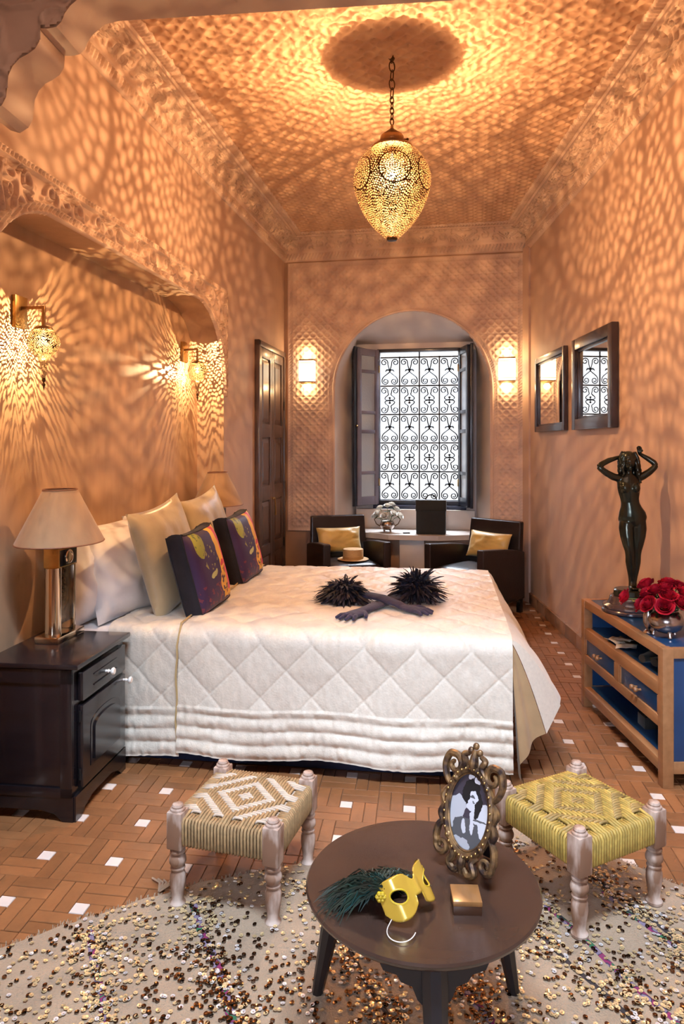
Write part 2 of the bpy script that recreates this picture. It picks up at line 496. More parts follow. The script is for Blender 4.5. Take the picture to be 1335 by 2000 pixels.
for (a0,z0),(a1,z1) in (((WC-WH,WZ0),(WC+WH,WZ0)),((WC+WH,WZ0),(WC+WH,WZ1)),((WC+WH,WZ1),(WC-WH,WZ1)),((WC-WH,WZ1),(WC-WH,WZ0))):
    quad(mb, [bk(a0,z0), bk(a1,z1), bk(a1,z1,-0.22), bk(a0,z0,-0.22)])
mb.build('window_bay_back', m_white_pl, wall_back, smooth=0)
# carved panel
tg = np.arange(0.035, WB-0.034, 0.0085); zg = np.arange(0.635, 3.47, 0.0085)
TT, ZZ = np.meshgrid(tg, zg)
da = np.where(ZZ < ASZ, np.abs(TT-TC)-AR, np.sqrt((TT-TC)**2+(ZZ-ASZ)**2)-AR)
db = np.minimum(np.minimum(TT-0.035, WB-0.035-TT), np.minimum(ZZ-0.635, 3.465-ZZ))
hf = 0.008+0.016*dishes(TT-TC, ZZ, 0.076)
edge = np.minimum(da, db)
rope = 0.014+0.008*np.sin((TT+ZZ)*2*PI/0.03)
hf = np.where(edge < 0.075, np.where((edge > 0.02) & (edge < 0.052), rope, 0.020), hf)
hf = np.where((db < 0.006) | (da < 0.002), 0.0, hf)
Pc = np.array(BR)[None,None,:] + TT[...,None]*np.array(eB) + ZZ[...,None]*np.array(UP) + hf[...,None]*np.array(nB)
np_grid('carved_wall_panel', Pc, m_carve, wall_back, mask=(da[:-1,:-1] > -0.006))
mb = MB()
mb.tube([wallp(BR,eB,nB,a,z,0.012) for a, z in arch_out(AR+0.012, ASZ, 40)[1:-1]], 0.014, 6)
for sgn in (-1, 1): mb.tube([wallp(BR,eB,nB,TC+sgn*(AR+.012),z,0.012) for z in (0.635, ASZ)], 0.014, 6)
mb.build('arch_moulding', m_carve, wall_back)

# ---- ceiling: carved plaster relief
FL = BL + eL*LEN; FR = BR + eR*LEN
ca, cb, cc, cd = [np.array((p.x, p.y)) for p in (BL, BR, FR, FL)]
nu, nv = 300, 520
U, V = np.meshgrid(np.linspace(0, 1, nu), np.linspace(0, 1, nv))
XY = (ca*(1-U)[...,None]+cb*U[...,None])*(1-V)[...,None] + (cd*(1-U)[...,None]+cc*U[...,None])*V[...,None]
lx = XY @ np.array((0.9833, -0.1822)); ly = XY @ np.array((0.1822, 0.9833))
hz = 0.016*dishes(lx, ly, 0.088)
Pc = np.concatenate([XY, (ZC-hz)[...,None]], -1)
ceiling = struct(np_grid('ceiling', Pc, m_ceil))

# ---- cornices
def cornice(name, o, e, n, length, seed, m0, m1):
    """dentil strip on the wall, sloping carved band, narrow strip on the ceiling; m0/m1 = mitre slopes at the ends"""
    prof = [(0.0,3.475),(0.012,3.475),(0.016,3.487),(0.022,3.492)]
    n1 = 8; prof += [(0.022, 3.492+0.066*k/n1) for k in range(1, n1+1)]
    prof += [(0.030,3.562),(0.034,3.575),(0.030,3.588)]
    n2 = 26; prof += [(0.030+0.125*(k/n2)**1.3, 3.592+0.104*(k/n2)**0.8) for k in range(1, n2+1)]
    prof += [(0.165,3.690),(0.172,3.690),(0.176,3.702)]
    n3 = 6; prof += [(0.18+0.05*k/n3, 3.704) for k in range(n3+1)]
    prof += [(0.238,3.708),(0.24,ZC+.02)]
    prof = np.array(prof); 
    ns = int(length/0.0065); st = np.linspace(0, 1, ns)
    O = prof[:,0][:,None]; Zp = prof[:,1][:,None]
    a = m0*O; b = length-m1*O
    S = a+(b-a)*st[None,:]
    arc = np.concatenate([[0], np.cumsum(np.hypot(np.diff(prof[:,0]), np.diff(prof[:,1])))])[:,None]
    A = np.broadcast_to(arc, S.shape)
    idx = np.arange(len(prof))[:,None]
    h = np.zeros_like(S)
    d0, d1 = 4, 4+n1
    band = (idx >= d0) & (idx < d1-1)
    h = np.where(band, np.where(np.sin((S+A*0.5)*2*PI/0.034) > -0.1, 0.010, -0.006), h)
    b0 = 4+n1+3+1; b1 = b0+n2-3
    h = np.where((idx >= b0) & (idx < b1), -0.010+0.026*vine(S, A, 9.5, seed, per=0.42), h)
    c0 = b1+6
    h = np.where((idx >= c0) & (idx < c0+n3), np.where(np.sin(S*2*PI/0.03) > 0, 0.008, 0.0), h)
    dz = np.where(idx >= c0, -h, -0.7*h*(idx >= b0)); do = np.where(idx >= c0, 0, np.where(idx >= b0, 0.7*h, h))
    Pn = np.array(o)[None,None,:] + S[...,None]*np.array(e) + (O+do)[...,None]*np.array(n) + (Zp+dz)[...,None]*np.array(UP)
    return struct(np_grid(name, Pn, m_carve))
cornice('trim_1', BL, eL, nL, LEN, 21, 1.0, 0.0)
cornice('trim_2', BR, eB, nB, WB, 31, 0.85, 1.0)
cornice('trim_3', BR, eR, nR, LEN, 41, 0.85, 0.0)

# ---- skirting of terracotta tiles along the right and back wall
def skirting(name, o, e, n, s0, s1, z=0.105, t=0.022, step=0.30):
    root = bpy.data.objects.new(name, None); COL.objects.link(root); struct(root)
    k = 0; s = s0
    while s < s1-0.02:
        b = min(s+step, s1)
        b_ = MB(); M = Matrix.Translation(o) @ Matrix((e, n, UP)).transposed().to_4x4()
        b_.box(s+0.0015, b-0.0015, 0, t, 0, z, 0.003, M=M)
        b_.build('skirting_tile', m_skirt, root); s = b
    return root
skirting('baseboard_right', BR, eR, nR, 0.145, LEN)
skirting('baseboard_back', BR, eB, nB, 0.06, TC-AR)
skirting('baseboard_left', BR, eB, nB, TC+AR, WB)

# ---- front arch wall (near the camera) with scalloped corners
AZ, AT = 3.024, 0.165
aO = Vector((0, 2.40, 0)); aE = Vector((1.0, -0.10, 0)).normalized(); aN = Vector((0.10, 1.0, 0)).normalized()
def ap(x, z, off=0.0): return aO + aE*x + aN*off + UP*z
# far face sits at off 0, near face at off -AT
def scallop():
    """left half of the arch edge in (x, z) on the far face, from the flat head down to the jamb"""
    Q = [(232,43),(205,48),(195,56),(181,68),(171,82),(165,97),(156,106),(140,109.5),(125,109),(126,121),(125,132),(117,146),(103,156),(88,164),(76,177),(68,195),(66,214),(64,234),(56,249),(39,260),(21,255),(0,236)]
    P = []
    for qx, qy in Q:
        k = (qx-CX)/F; Y = 2.40/(1+0.10*k); P.append((k*Y*1.005, CAMZ+(HOR-qy)/F*Y))
    P[0] = (P[0][0], AZ)
    x, z = P[-1]
    P += [(x-0.03, z+0.03), (x-0.035, z-0.03), (x-0.06, z-0.10), (x-0.075, z-0.18), (-1.33, z-0.22), (-1.33, 0.0)]
    return P
lf = scallop(); rt = [(0.66-x, z) for x, z in lf[::1]]         # mirrored about x = 0.36
edge = lf[::-1] + rt
mb = MB()
ZA = 3.9
for (a, za), (b, zb) in zip(edge[:-1], edge[1:]):
    for off in (0.0, -AT):
        quad(mb, [ap(a,za,off), ap(b,zb,off), ap(b,ZA,off), ap(a,ZA,off)])
for off in (0.0, -AT):
    quad(mb, [ap(-2.4,0,off), ap(-1.33,0,off), ap(-1.33,ZA,off), ap(-2.4,ZA,off)])
    quad(mb, [ap(1.99,0,off), ap(2.9,0,off), ap(2.9,ZA,off), ap(1.99,ZA,off)])
wall_front = struct(mb.build('wall_front', m_wall, smooth=0))
mb = MB(); mb.grid([[ap(a,z,off) for a, z in edge] for off in (-AT, 0.0)])
mb.build('arch_soffit', m_wall, wall_front, smooth=30)
xg = np.arange(-1.42, -0.30, 0.008); zg = np.arange(2.2, 3.35, 0.008)
XX, ZZ = np.meshgrid(xg, zg)
ex = np.array([p[0] for p in lf][:-1][::-1]); ez = np.array([p[1] for p in lf][:-1][::-1])
zed = np.interp(XX, np.maximum.accumulate(ex+np.arange(len(ex))*1e-5), ez, left=0.0)
zed = np.where(XX < -1.33, 0.0, zed)
hf = np.where(ZZ-zed < 0.018, 0.006, 0.014*vine(XX, ZZ, 6.0, 51))
Pc = np.array(aO)[None,None,:]+XX[...,None]*np.array(aE)+ZZ[...,None]*np.array(UP)+(-AT-0.002-hf)[...,None]*np.array(aN)
np_grid('carved_arch_face', Pc, m_carve, wall_front, mask=(ZZ-zed > 0.0)[:-1,:-1])

# ---- the anteroom where the camera stands, with a rear opening made up for the fill light
mb = MB()
quad(mb, [(-2.1,-1.8,0),(-2.1,2.9,0),(-2.1,2.9,3.5),(-2.1,-1.8,3.5)]); struct(mb.build('wall_anteroom_left', m_base_pl, smooth=0))
mb = MB(); quad(mb, [(2.3,-1.8,0),(2.3,2.4,0),(2.3,2.4,3.5),(2.3,-1.8,3.5)]); struct(mb.build('wall_anteroom_right', m_base_pl, smooth=0))
mb = MB()
for a,b,c,d in ((-2.1,-1.15,0,3.5),(0.05,2.3,0,3.5),(-1.15,0.05,2.3,3.5),(-1.15,0.05,0,1.2)):
    quad(mb, [(a,-1.8,c),(b,-1.8,c),(b,-1.8,d),(a,-1.8,d)])
struct(mb.build('wall_anteroom_rear', m_base_pl, smooth=0))
# anteroom ceiling with a made-up shaft that admits the overhead fill and shades the arch
SX0, SX1, SY0, SY1, SZ = -0.95, 1.45, 0.30, 1.69, 5.3
mb = MB()
for x0,x1,y0,y1 in ((-2.1,2.3,-1.8,SY0),(-2.1,SX0,SY0,SY1),(SX1,2.3,SY0,SY1),(-2.1,2.3,SY1,2.9)):
    quad(mb, [(x0,y0,3.5),(x1,y0,3.5),(x1,y1,3.5),(x0,y1,3.5)])
for a,b in (((SX0,SY0),(SX1,SY0)),((SX1,SY0),(SX1,SY1)),((SX1,SY1),(SX0,SY1)),((SX0,SY1),(SX0,SY0))):
    quad(mb, [(*a,3.5),(*b,3.5),(*b,SZ),(*a,SZ)])
struct(mb.build('ceiling_anteroom', m_base_pl, smooth=0))
# ---------------------------------------------------------------- lamps
m_lant = mat('pierced_brass', (0.085, 0.050, 0.022), 0.45, metal=0.85, var=0.2, vscale=20)
m_cap = mat('bronze_cap', (0.36, 0.20, 0.09), 0.38, metal=0.9, var=0.3, vscale=16)
m_chain = mat('dark_bronze_chain', (0.10, 0.055, 0.025), 0.45, metal=0.9)
m_bulb = mat('glowing_bulb', (1, 0.8, 0.5), 0.3, emit=(1.0, 0.72, 0.38), estr=2.0)

def resample(prof, step):
    P = np.array(prof, float)
    # smooth through the profile points (Catmull-Rom on a fine parameter)
    out = []
    for i in range(len(P)-1):
        p0, p1, p2, p3 = P[max(i-1,0)], P[i], P[i+1], P[min(i+2,len(P)-1)]
        for t in np.linspace(0, 1, 24, endpoint=False):
            out.append(0.5*((2*p1)+(-p0+p2)*t+(2*p0-5*p1+4*p2-p3)*t*t+(-p0+3*p1-3*p2+p3)*t**3))
    out.append(P[-1]); out = np.array(out)
    L = np.concatenate([[0], np.cumsum(np.hypot(*np.diff(out, axis=0).T))])
    n = int(L[-1]/step); l = np.linspace(0, L[-1], n)
    return np.stack([np.interp(l, L, out[:,0]), np.interp(l, L, out[:,1])], -1), l

def pierced(name, prof, step, nth, m, parent, medallions=None, pitch=0.012, seed=3):
    """surface of revolution pierced with real holes"""
    R, l = resample(prof, step)
    th = np.linspace(0, 2*PI, nth, endpoint=False)
    P = np.stack([R[:,0][:,None]*np.cos(th), R[:,0][:,None]*np.sin(th), np.broadcast_to(R[:,1][:,None], (len(R), nth))], -1)
    rmax = R[:,0].max()
    X = th[None,:]*rmax; A = np.broadcast_to(l[:,None], (len(R), nth))
    circ = 2*PI*rmax
    # staggered round holes, opened up by a swirling warp
    nx = max(6, int(circ/pitch)); px_ = circ/nx
    Aw = A+pitch*0.9*np.sin(th[None,:]*6)*np.sin(A*18)+pitch*0.4*np.sin(th[None,:]*14+A*40)
    row = np.floor(Aw/(pitch*0.87)); u = X/px_+0.5*(row % 2)
    fu = (u % 1)-0.5; fv = (Aw/(pitch*0.87)) % 1-0.5
    rr = np.hypot(fu*np.clip(R[:,0][:,None]/rmax, 0.35, 1)*1.0, fv)
    wob = vnoise(X*60 % 200, A*60, seed)
    hole = rr < 0.30+0.10*wob
    if medallions:
        n, z0, rad, rp = medallions
        lz = np.interp(z0, R[::-1,1], l[::-1])
        d = ((X/circ*n) % 1-0.5)*circ/n*(R[:,0][:,None]/rmax)
        e = A-lz
        q = np.hypot(d, e); ang = np.arctan2(e, d)
        ring = np.floor(q/rp); nh = np.maximum(4, np.round(2*PI*(ring+0.5)*rp/(rp*0.72)))
        nh = np.minimum(nh, 30)
        fa = (ang/(2*PI)*nh+0.5*(ring % 2)) % 1-0.5; fq = (q/rp) % 1-0.5
        mh = (np.abs(fa) < 0.34) & (np.abs(fq) < 0.37) & (q > 0.35*rp)
        ins = q < rad; rim = (q >= rad) & (q < rad+0.006)
        hole = np.where(ins, mh, np.where(rim, False, hole))
    drop = vnoise(X*150 % 250, A*150, seed+5) < 0.20
    hole = hole & ~drop
    hole[:2] = False; hole[-2:] = False
    keep = ~hole[:-1]
    return np_grid(name, P, m, parent, mask=keep, wrap=True, smooth=True)

# pendant lantern over the bed
PX, PY = 0.281, 4.005
pend = thing('pendant_lantern', 'egg-shaped pierced brass pendant lantern hanging on a chain from the carved ceiling', 'lantern', (PX, PY, 2.705))
zb = 2.705
body = pierced('pierced_body', [(0.030,0.0),(0.052,0.018),(0.094,0.058),(0.140,0.115),(0.183,0.192),(0.211,0.275),(0.217,0.338),(0.206,0.392),(0.176,0.448),(0.138,0.492),(0.112,0.512)][::-1], 0.0026, 560, m_lant, pend, medallions=(6, 0.335, 0.086, 0.0142), pitch=0.0142)
mb = MB(); mb.lathe([(0.116,0.505),(0.119,0.512),(0.112,0.522),(0.070,0.535),(0.066,0.545),(0.068,0.552),(0.066,0.575),(0.062,0.582),(0.030,0.606),(0.010,0.622),(0.008,0.64)], 32); mb.build('cap', m_cap, pend)
mb = MB(); mb.tube([(0.064,0,0.562),(0.085,0,0.562)], 0.004, 6); mb.ball((0.087,0,0.562),0.008); mb.build('cap_screw', m_chain, pend)
mb = MB(); mb.lathe([(0.0,-0.012),(0.026,-0.008),(0.032,0.004),(0.030,0.012)], 20, cap=False); mb.build('bottom_finial', m_chain, pend)
mb = MB(); mb.lathe([(0.0,0.345),(0.012,0.350),(0.020,0.372),(0.019,0.395),(0.012,0.425),(0.011,0.46),(0,0.50)], 12, cap=False)
mb.build('bulb', m_bulb, pend)
# chain of separate links
me_link = None; k = 0; z = 0.645
lens = [0.036]*5 + [0.062]*5
mb1 = MB(); mb1.tube([(0.011*math.cos(a), 0, 0.5*math.sin(a)) for a in np.linspace(0, 2*PI, 16, endpoint=False)], 0.0032, 5, closed=True)
zt = ZC-2.705
while z < zt-0.005:
    ln = 0.040 if z < 0.78 else 0.060
    w = 0.011 if z < 0.78 else 0.017
    b = MB(); b.tube([(w*math.cos(a), 0, (ln/2)*math.sin(a)) for a in np.linspace(0, 2*PI, 14, endpoint=False)], 0.0036, 5, closed=True)
    b.build('chain_link', m_chain, pend, (0, 0, z+ln/2-0.004), (k % 2)*PI/2+0.4); z += ln-0.010; k += 1
mb = MB(); mb.lathe([(0.0,zt-0.02),(0.012,zt-0.018),(0.022,zt-0.004),(0.022,zt)], 14, cap=False); mb.build('ceiling_hook', m_chain, pend)
point_light('pendant_filament_light', (0, 0, 0.295), 130.0, 0.0040, WARM, pend)
point_light('pendant_bulb_light', (0, 0, 0.295), 90.0, 0.034, WARM, pend)

# sconces with pierced drops on the niche wall
def niche_sconce(Y, z, label, arm):
    s = sL(Y)
    o = wallp(BL, eL, nL, s, z, -ND)
    t = thing('lantern_sconce', label, 'wall lamp', o, math.atan2(nL.y, nL.x), 'pierced lantern sconces in the bed niche')
    # local +x points away from the wall
    mb = MB(); mb.box(0.0, 0.022, -0.047, 0.047, -0.075, 0.075, 0.003); mb.build('wall_plate', m_brass, t)
    mb = MB(); mb.box(0.018, arm+0.006, -0.006, 0.006, 0.012, 0.026, 0.0015); mb.box(arm-0.007, arm+0.007, -0.007, 0.007, -0.075, 0.026, 0.0015); mb.build('arm', m_cap, t)
    mb = MB(); mb.lathe([(0.006,-0.066),(0.030,-0.072),(0.042,-0.080),(0.043,-0.086)], 20); mb.build('cap', m_cap, t, (arm,0,0))
    pr = [(0.041,-0.086),(0.058,-0.102),(0.070,-0.130),(0.072,-0.152),(0.060,-0.182),(0.040,-0.206),(0.024,-0.224),(0.019,-0.245),(0.013,-0.285),(0.008,-0.315)]
    b = pierced('pierced_drop', pr, 0.0017, 260, m_lant, t, pitch=0.0078, seed=9); b.location = (arm,0,0)
    mb = MB(); mb.lathe([(0.008,-0.312),(0.009,-0.325),(0.004,-0.335),(0.009,-0.345),(0.004,-0.352),(0.001,-0.372)], 10); mb.build('finial', m_chain, t, (arm,0,0))
    mb = MB(); mb.lathe([(0.0,-0.128),(0.006,-0.126),(0.011,-0.117),(0.010,-0.106),(0.007,-0.095),(0.0,-0.084)], 10, cap=False)
    mb.build('bulb', m_bulb, t, (arm,0,0))
    point_light('sconce_bulb_light', (arm, 0, -0.145), 26.0, 0.0010, (1.0, 0.66, 0.32), t)
    return t
niche_sconce(3.33, 2.175, 'brass wall sconce with pierced drop in the niche above the near white pillows', 0.135)
niche_sconce(5.33, 2.245, 'brass wall sconce with pierced drop at the far end of the niche beside its jamb', 0.115)

# lit box sconces either side of the window
m_shade = mat('lit_alabaster_shade', (0.95, 0.85, 0.7), 0.5, emit=(1.0, 0.80, 0.52), estr=5.5, var=0.05)
def box_sconce(tpos, z, label):
    o = wallp(BR, eB, nB, tpos, z, 0.014)
    t = thing('box_sconce', label, 'wall lamp', o, math.atan2(eB.y, eB.x)+PI, 'lit box sconces beside the window')
    # local +x to the right, local -y into the room
    mb = MB(); mb.box(-0.075,0.075,-0.012,0.0,-0.13,0.13,0.003); mb.build('back_plate', m_brass, t)
    mb = MB(); mb.box(-0.082,0.082,-0.085,-0.012,-0.105,0.105,0.006); sh = mb.build('shade', m_shade, t)
    for zz, nm in ((0.108,'top_band'),(-0.122,'bottom_band')):
        mb = MB(); mb.box(-0.078,0.078,-0.082,-0.010,zz,zz+0.014,0.002); mb.build(nm, m_cap, t)
    for zz in (0.080, -0.088):
        mb = MB(); mb.box(-0.084,0.084,-0.087,-0.012,zz,zz+0.006,0.001); mb.build('band', m_brass, t)
    for zz in (0.17, -0.17):
        point_light('box_sconce_light', (0,-0.055,zz), 2.6, 0.03, (1.0, 0.66, 0.32), t)
    return t
def t_of_px(x):
    # back wall parameter under photo column x
    k = (x-CX)/F
    return (BR.x - k*BR.y)/(k*eB.y - eB.x)
box_sconce(t_of_px(602), px(602,725,7.45).z, 'glowing box wall sconce on the carved panel left of the window arch')
box_sconce(t_of_px(989), px(989,723,7.14).z, 'glowing box wall sconce on the carved panel right of the window arch')

# ---------------------------------------------------------------- window: frame, shutters, grille
MBK = Matrix.Translation(BR - nB*BD) @ Matrix((-eB, -nB, UP)).transposed().to_4x4()   # local x right, y out through the wall, z up
win = bpy.data.objects.new('window_1', None); COL.objects.link(win); struct(win)
win.matrix_world = MBK @ Matrix.Translation((-WC, 0, 0))
for a0,a1,z0,z1 in ((-WH,-WH+.03,WZ0,WZ1),(WH-.03,WH,WZ0,WZ1),(-WH,WH,WZ1-.035,WZ1),(-WH,WH,WZ0,WZ0+.05)):
    mb = MB(); mb.box(a0,a1,-0.01,0.07,z0,z1,0.004); mb.build('window_frame_rail', m_shut_d, win)
mb = MB(); mb.box(-WH-.04,WH+.06,-0.05,0.03,WZ0-0.045,WZ0,0.006); mb.build('window_sill', m_navy, win)
def shutter(hx, sgn, ang, nm):
    """leaf hinged at hx, swinging into the room"""
    W, T = 0.315, 0.034
    t = bpy.data.objects.new(nm, None); COL.objects.link(t); t.parent = win
    t.location = (hx, -0.02, 0); t.rotation_euler = (0, 0, ang)
    z0, z1 = WZ0+0.01, WZ1-0.012
    def bar(n, x0, x1, a, b, th=T):
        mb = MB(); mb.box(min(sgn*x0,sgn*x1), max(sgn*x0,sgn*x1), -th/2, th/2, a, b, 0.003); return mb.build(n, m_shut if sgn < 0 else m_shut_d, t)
    bar('stile', 0, 0.055, z0, z1); bar('stile', W-0.055, W, z0, z1)
    zs = [z0, z0+0.085]
    rails = [(z0, z0+0.09), (z0+0.33, z0+0.365), (z0+0.775, z0+0.815), (z0+0.985, z0+1.02), (z0+1.43, z0+1.465), (z1-0.075, z1)]
    for a, b in rails: bar('rail', 0.05, W-0.05, a, b, T*0.9)
    for (a, b), (c, d) in zip(rails[:-1], rails[1:]):
        mb = MB(); mb.box(min(sgn*.05,sgn*(W-.05)), max(sgn*.05,sgn*(W-.05)), -0.003, 0.003, b, c); mb.build('pane', m_glass, t)
    for zz in (z0+0.2, z1-0.25):
        mb = MB(); mb.box(-0.008,0.008,-T/2-0.008,T/2+0.004,zz,zz+0.08,0.001); mb.build('hinge', m_brass, t)
    return t
shutter(-WH+0.01, -1, math.radians(52), 'shutter')
shutter(WH-0.01, 1, math.radians(-72), 'shutter')
# outer solid leaves folded back against the bay cheeks
for sgn, ang in ((-1, math.radians(66)), (1, math.radians(-84))):
    t = bpy.data.objects.new('shutter', None); COL.objects.link(t); t.parent = win
    t.location = (sgn*(WH+0.085), -0.012, 0); t.rotation_euler = (0,0,ang)
    mb = MB(); mb.box(0 if sgn > 0 else -0.32, 0.32 if sgn > 0 else 0, -0.014, 0.014, WZ0, WZ1, 0.003); mb.build('leaf', m_shut_d, t)
    for a, b in ((WZ0+.1, WZ0+.72), (WZ0+.82, WZ1-.12)):
        mb = MB(); mb.box(min(sgn*.06,sgn*.26), max(sgn*.06,sgn*.26), -0.019, 0.019, a, b, 0.004); mb.build('panel', m_shut_d, t)
    mb = MB(); mb.ball((sgn*0.29,-0.024,1.75),0.012); mb.build('knob', m_brass, t)

gr = thing('window_grille', 'black wrought-iron window grille of scrolls set in the arched bay', 'grille')
gr.matrix_world = MBK @ Matrix.Translation((-WC, 0.12, 0))
GX0, GX1, GZ0, GZ1 = -0.44, 0.44, 0.93, 2.52
ncol, nrow = 4, 5
cw, ch = (GX1-GX0)/ncol, (GZ1-GZ0)/nrow
for i in range(ncol+1):
    mb = MB(); x = GX0+cw*i; mb.box(x-.0075,x+.0075,-.006,.006,(WZ0 if i == 2 else GZ0-0.01),(WZ1 if i == 2 else GZ1+0.01)); mb.build('upright_bar', m_iron, gr)
for j in range(nrow+1):
    mb = MB(); z = GZ0+ch*j; mb.box(GX0-.04,GX1+.04,-.006,.006,z-.0075,z+.0075); mb.build('cross_bar', m_iron, gr)
def spiral(cx, cz, r0, r1, a0, turns, n=22):
    return [(cx+(r0+(r1-r0)*k/n)*math.cos(a0+2*PI*turns*k/n), 0, cz+(r0+(r1-r0)*k/n)*math.sin(a0+2*PI*turns*k/n)) for k in range(n+1)]
def bez(p0, p1, p2, p3, n=10):
    return [tuple((1-t)**3*np.array(p0)+3*(1-t)**2*t*np.array(p1)+3*(1-t)*t*t*np.array(p2)+t**3*np.array(p3)) for t in np.linspace(0,1,n)]
def cell_mesh(kind):
    b = MB(); R = 0.0064; hw, hh = cw/2, ch/2
    def volute(cx, cz, r, turns, end):
        return spiral(cx, cz, 0.010, r, end-2*PI*turns, turns, 26)
    def mir(P, sx, sz): return [(sx*x, y, sz*z) for x, y, z in P]
    for s in (-1, 1):
        up = volute(hw*0.56, hh*0.66, 0.040, 1.35, PI); e = up[-1]
        if kind == 'leaf':
            b.tube(mir(up + bez(e, (e[0],0,e[2]-.03), (.012,0,.05), (-.004,0,.0))[1:], s, 1), R, 4)
            b.tube(mir(bez((0,0,.004),(.012,0,.03),(.036,0,.034),(.050,0,.0), 8), s, 1), [R*1.1]*3+[R*1.6]*3+[R*1.1,R*.4], 4)
            lo = volute(hw*0.44, -hh*0.66, 0.038, 1.45, 0); e = lo[-1]
            b.tube(mir(lo + bez(e, (e[0]+.004,0,e[2]+.05), (.05,0,-.045), (-.002,0,.002), 12)[1:], s, 1), R, 4)
        else:
            for sz in (1, -1):
                b.tube(mir(up + bez(e, (e[0],0,e[2]-.035), (.004,0,.075), (.022,0,.055))[1:] + bez((.022,0,.055),(.075,0,.025),(.060,0,-.002),(.0,0,.004),10)[1:], s, sz), R, 4)
    if kind == 'knot':
        b.tube([(0,0,-.035),(0,0,.035)], [.006,.006], 5)
        for zz in (-.028, .028): b.ball((0,0,zz), .014, .009, .013, 8, 6)
        for xx in (-.014, .014): b.ball((xx,0,0), .009, .008, .010, 8, 6)
    return b.mesh('scrollwork', m_iron, 60)
cm = {k: cell_mesh(k) for k in ('leaf', 'knot')}
for j in range(nrow):
    for i in range(ncol):
        link('scrollwork', cm['leaf' if j % 2 == 0 else 'knot'], gr, (GX0+cw*(i+.5), 0, GZ0+ch*(j+.5)))

# the sunlit lane wall seen through the window
m_lane = mat('pale_lane_plaster', (0.86, 0.80, 0.79), 0.8, var=0.05, vscale=1.5, emit=(1.0, 0.96, 0.95), estr=0.0)

# ---------------------------------------------------------------- cupboard door on the left wall
DO = wallp(BL, eL, nL, sL(7.43), 0, 0.0)
MD = Matrix.Translation(DO) @ Matrix((eL, nL, UP)).transposed().to_4x4()              # x towards camera, y into room
door = bpy.data.objects.new('door_1', None); COL.objects.link(door); struct(door); door.matrix_world = MD
DW, DH = 0.985, 2.505
for a0,a1,z0,z1 in ((0,.05,0,DH),(DW-.05,DW,0,DH),(0,DW,DH-.055,DH)):
    mb = MB(); mb.box(a0,a1,0,0.045,z0,z1,0.005); mb.build('door_frame', m_door, door)
for lf_ in range(2):
    a0 = 0.053+lf_*0.441; a1 = a0+0.437
    lv = bpy.data.objects.new('door_leaf', None); COL.objects.link(lv); lv.parent = door
    mb = MB(); mb.box(a0,a1,0.0,0.020,0.01,DH-.058,0.002); mb.build('leaf_board', m_door, lv)
    zs = [(0.10,0.50),(0.60,1.02),(1.16,1.62),(1.74,2.36)]
    ed = [0.01]+[v for z in zs for v in z]+[DH-.058]
    for q in range(0, len(ed), 2):
        mb = MB(); mb.box(a0,a1,0.018,0.034,ed[q],ed[q+1],0.002); mb.build('rail', m_door, lv)
    for b0,b1 in ((a0,a0+.075),(a1-.075,a1)):
        mb = MB(); mb.box(b0,b1,0.018,0.0345,0.01,DH-.058,0.002); mb.build('stile', m_door, lv)
    for z0, z1 in zs:
        mb = MB(); vs = []
        for off, ins in ((0.018,0.085),(0.022,0.09),(0.032,0.125)):
            for x, z in ((a0+ins,z0+ins-.07),(a1-ins,z0+ins-.07),(a1-ins,z1-ins+.07),(a0+ins,z1-ins+.07)): vs.append((x,off,z))
        fs = [(8,9,10,11)]
        for l in (0,4): fs += [(l+k,l+(k+1)%4,l+4+(k+1)%4,l+4+k) for k in range(4)]
        mb.add(vs, fs); mb.build('raised_panel', m_door, lv, smooth=0)
    for z in (0.5, 1.9):
        mb = MB(); mb.tube([((a0-.004) if lf_ == 0 else (a1+.004),0.036,z),((a0-.004) if lf_ == 0 else (a1+.004),0.036,z+.09)],0.008,6); mb.build('hinge', m_iron, lv)
h = bpy.data.objects.new('door_handle', None); COL.objects.link(h); h.parent = door
mb = MB(); mb.tube([(0.5,0.034,1.03),(0.5,0.062,1.03)],0.008,6); mb.tube([(0.5,0.06,1.03),(0.56,0.062,1.035),(0.575,0.062,1.02)],0.007,6); mb.build('lever', m_brass, h)
mb = MB(); mb.tube([(0.47,0.034,1.02),(0.47,0.055,1.02),(0.455,0.056,0.94),(0.45,0.056,0.86)],[.006,.006,.006,.009],6); mb.build('key_tassel', m_brass, h)
# ---------------------------------------------------------------- furniture materials
m_quilt = mat('champagne_satin_quilt', (0.74, 0.66, 0.555), 0.46, var=0.10, vscale=60, bump=0.35, bscale=110, sheen=0.4, spec=0.5, bdist=0.004)
m_quilt_u = mat('tan_quilt_lining', (0.50, 0.33, 0.17), 0.7, var=0.15, vscale=10, sheen=0.2)
m_sheet = mat('white_cotton', (0.80, 0.76, 0.76), 0.75, var=0.05, vscale=8, bump=0.25, bscale=9, sheen=0.2, bdist=0.02)
m_mattress = mat('tan_mattress', (0.55, 0.34, 0.20), 0.8, var=0.1)
m_cream = mat('cream_satin_pillow', (0.53, 0.42, 0.25), 0.36, var=0.18, vscale=10, bump=0.2, bscale=8, sheen=0.4, bdist=0.02)
m_pipe = mat('gold_piping', (0.50, 0.36, 0.17), 0.5)
m_dark = mat('black_brown_lacquer', (0.012, 0.009, 0.012), 0.24, var=0.4, vscale=4, coat=0.35, stretch=(1,1,5))
m_porc = mat('white_porcelain', (0.85, 0.82, 0.78), 0.15)
m_chrome = mat('champagne_chrome', (0.74, 0.62, 0.48), 0.14, metal=1.0)
m_shadef = mat('tan_fabric_shade', (0.44, 0.27, 0.145), 0.85, var=0.10, vscale=30, stretch=(1,1,0.2), sheen=0.2)
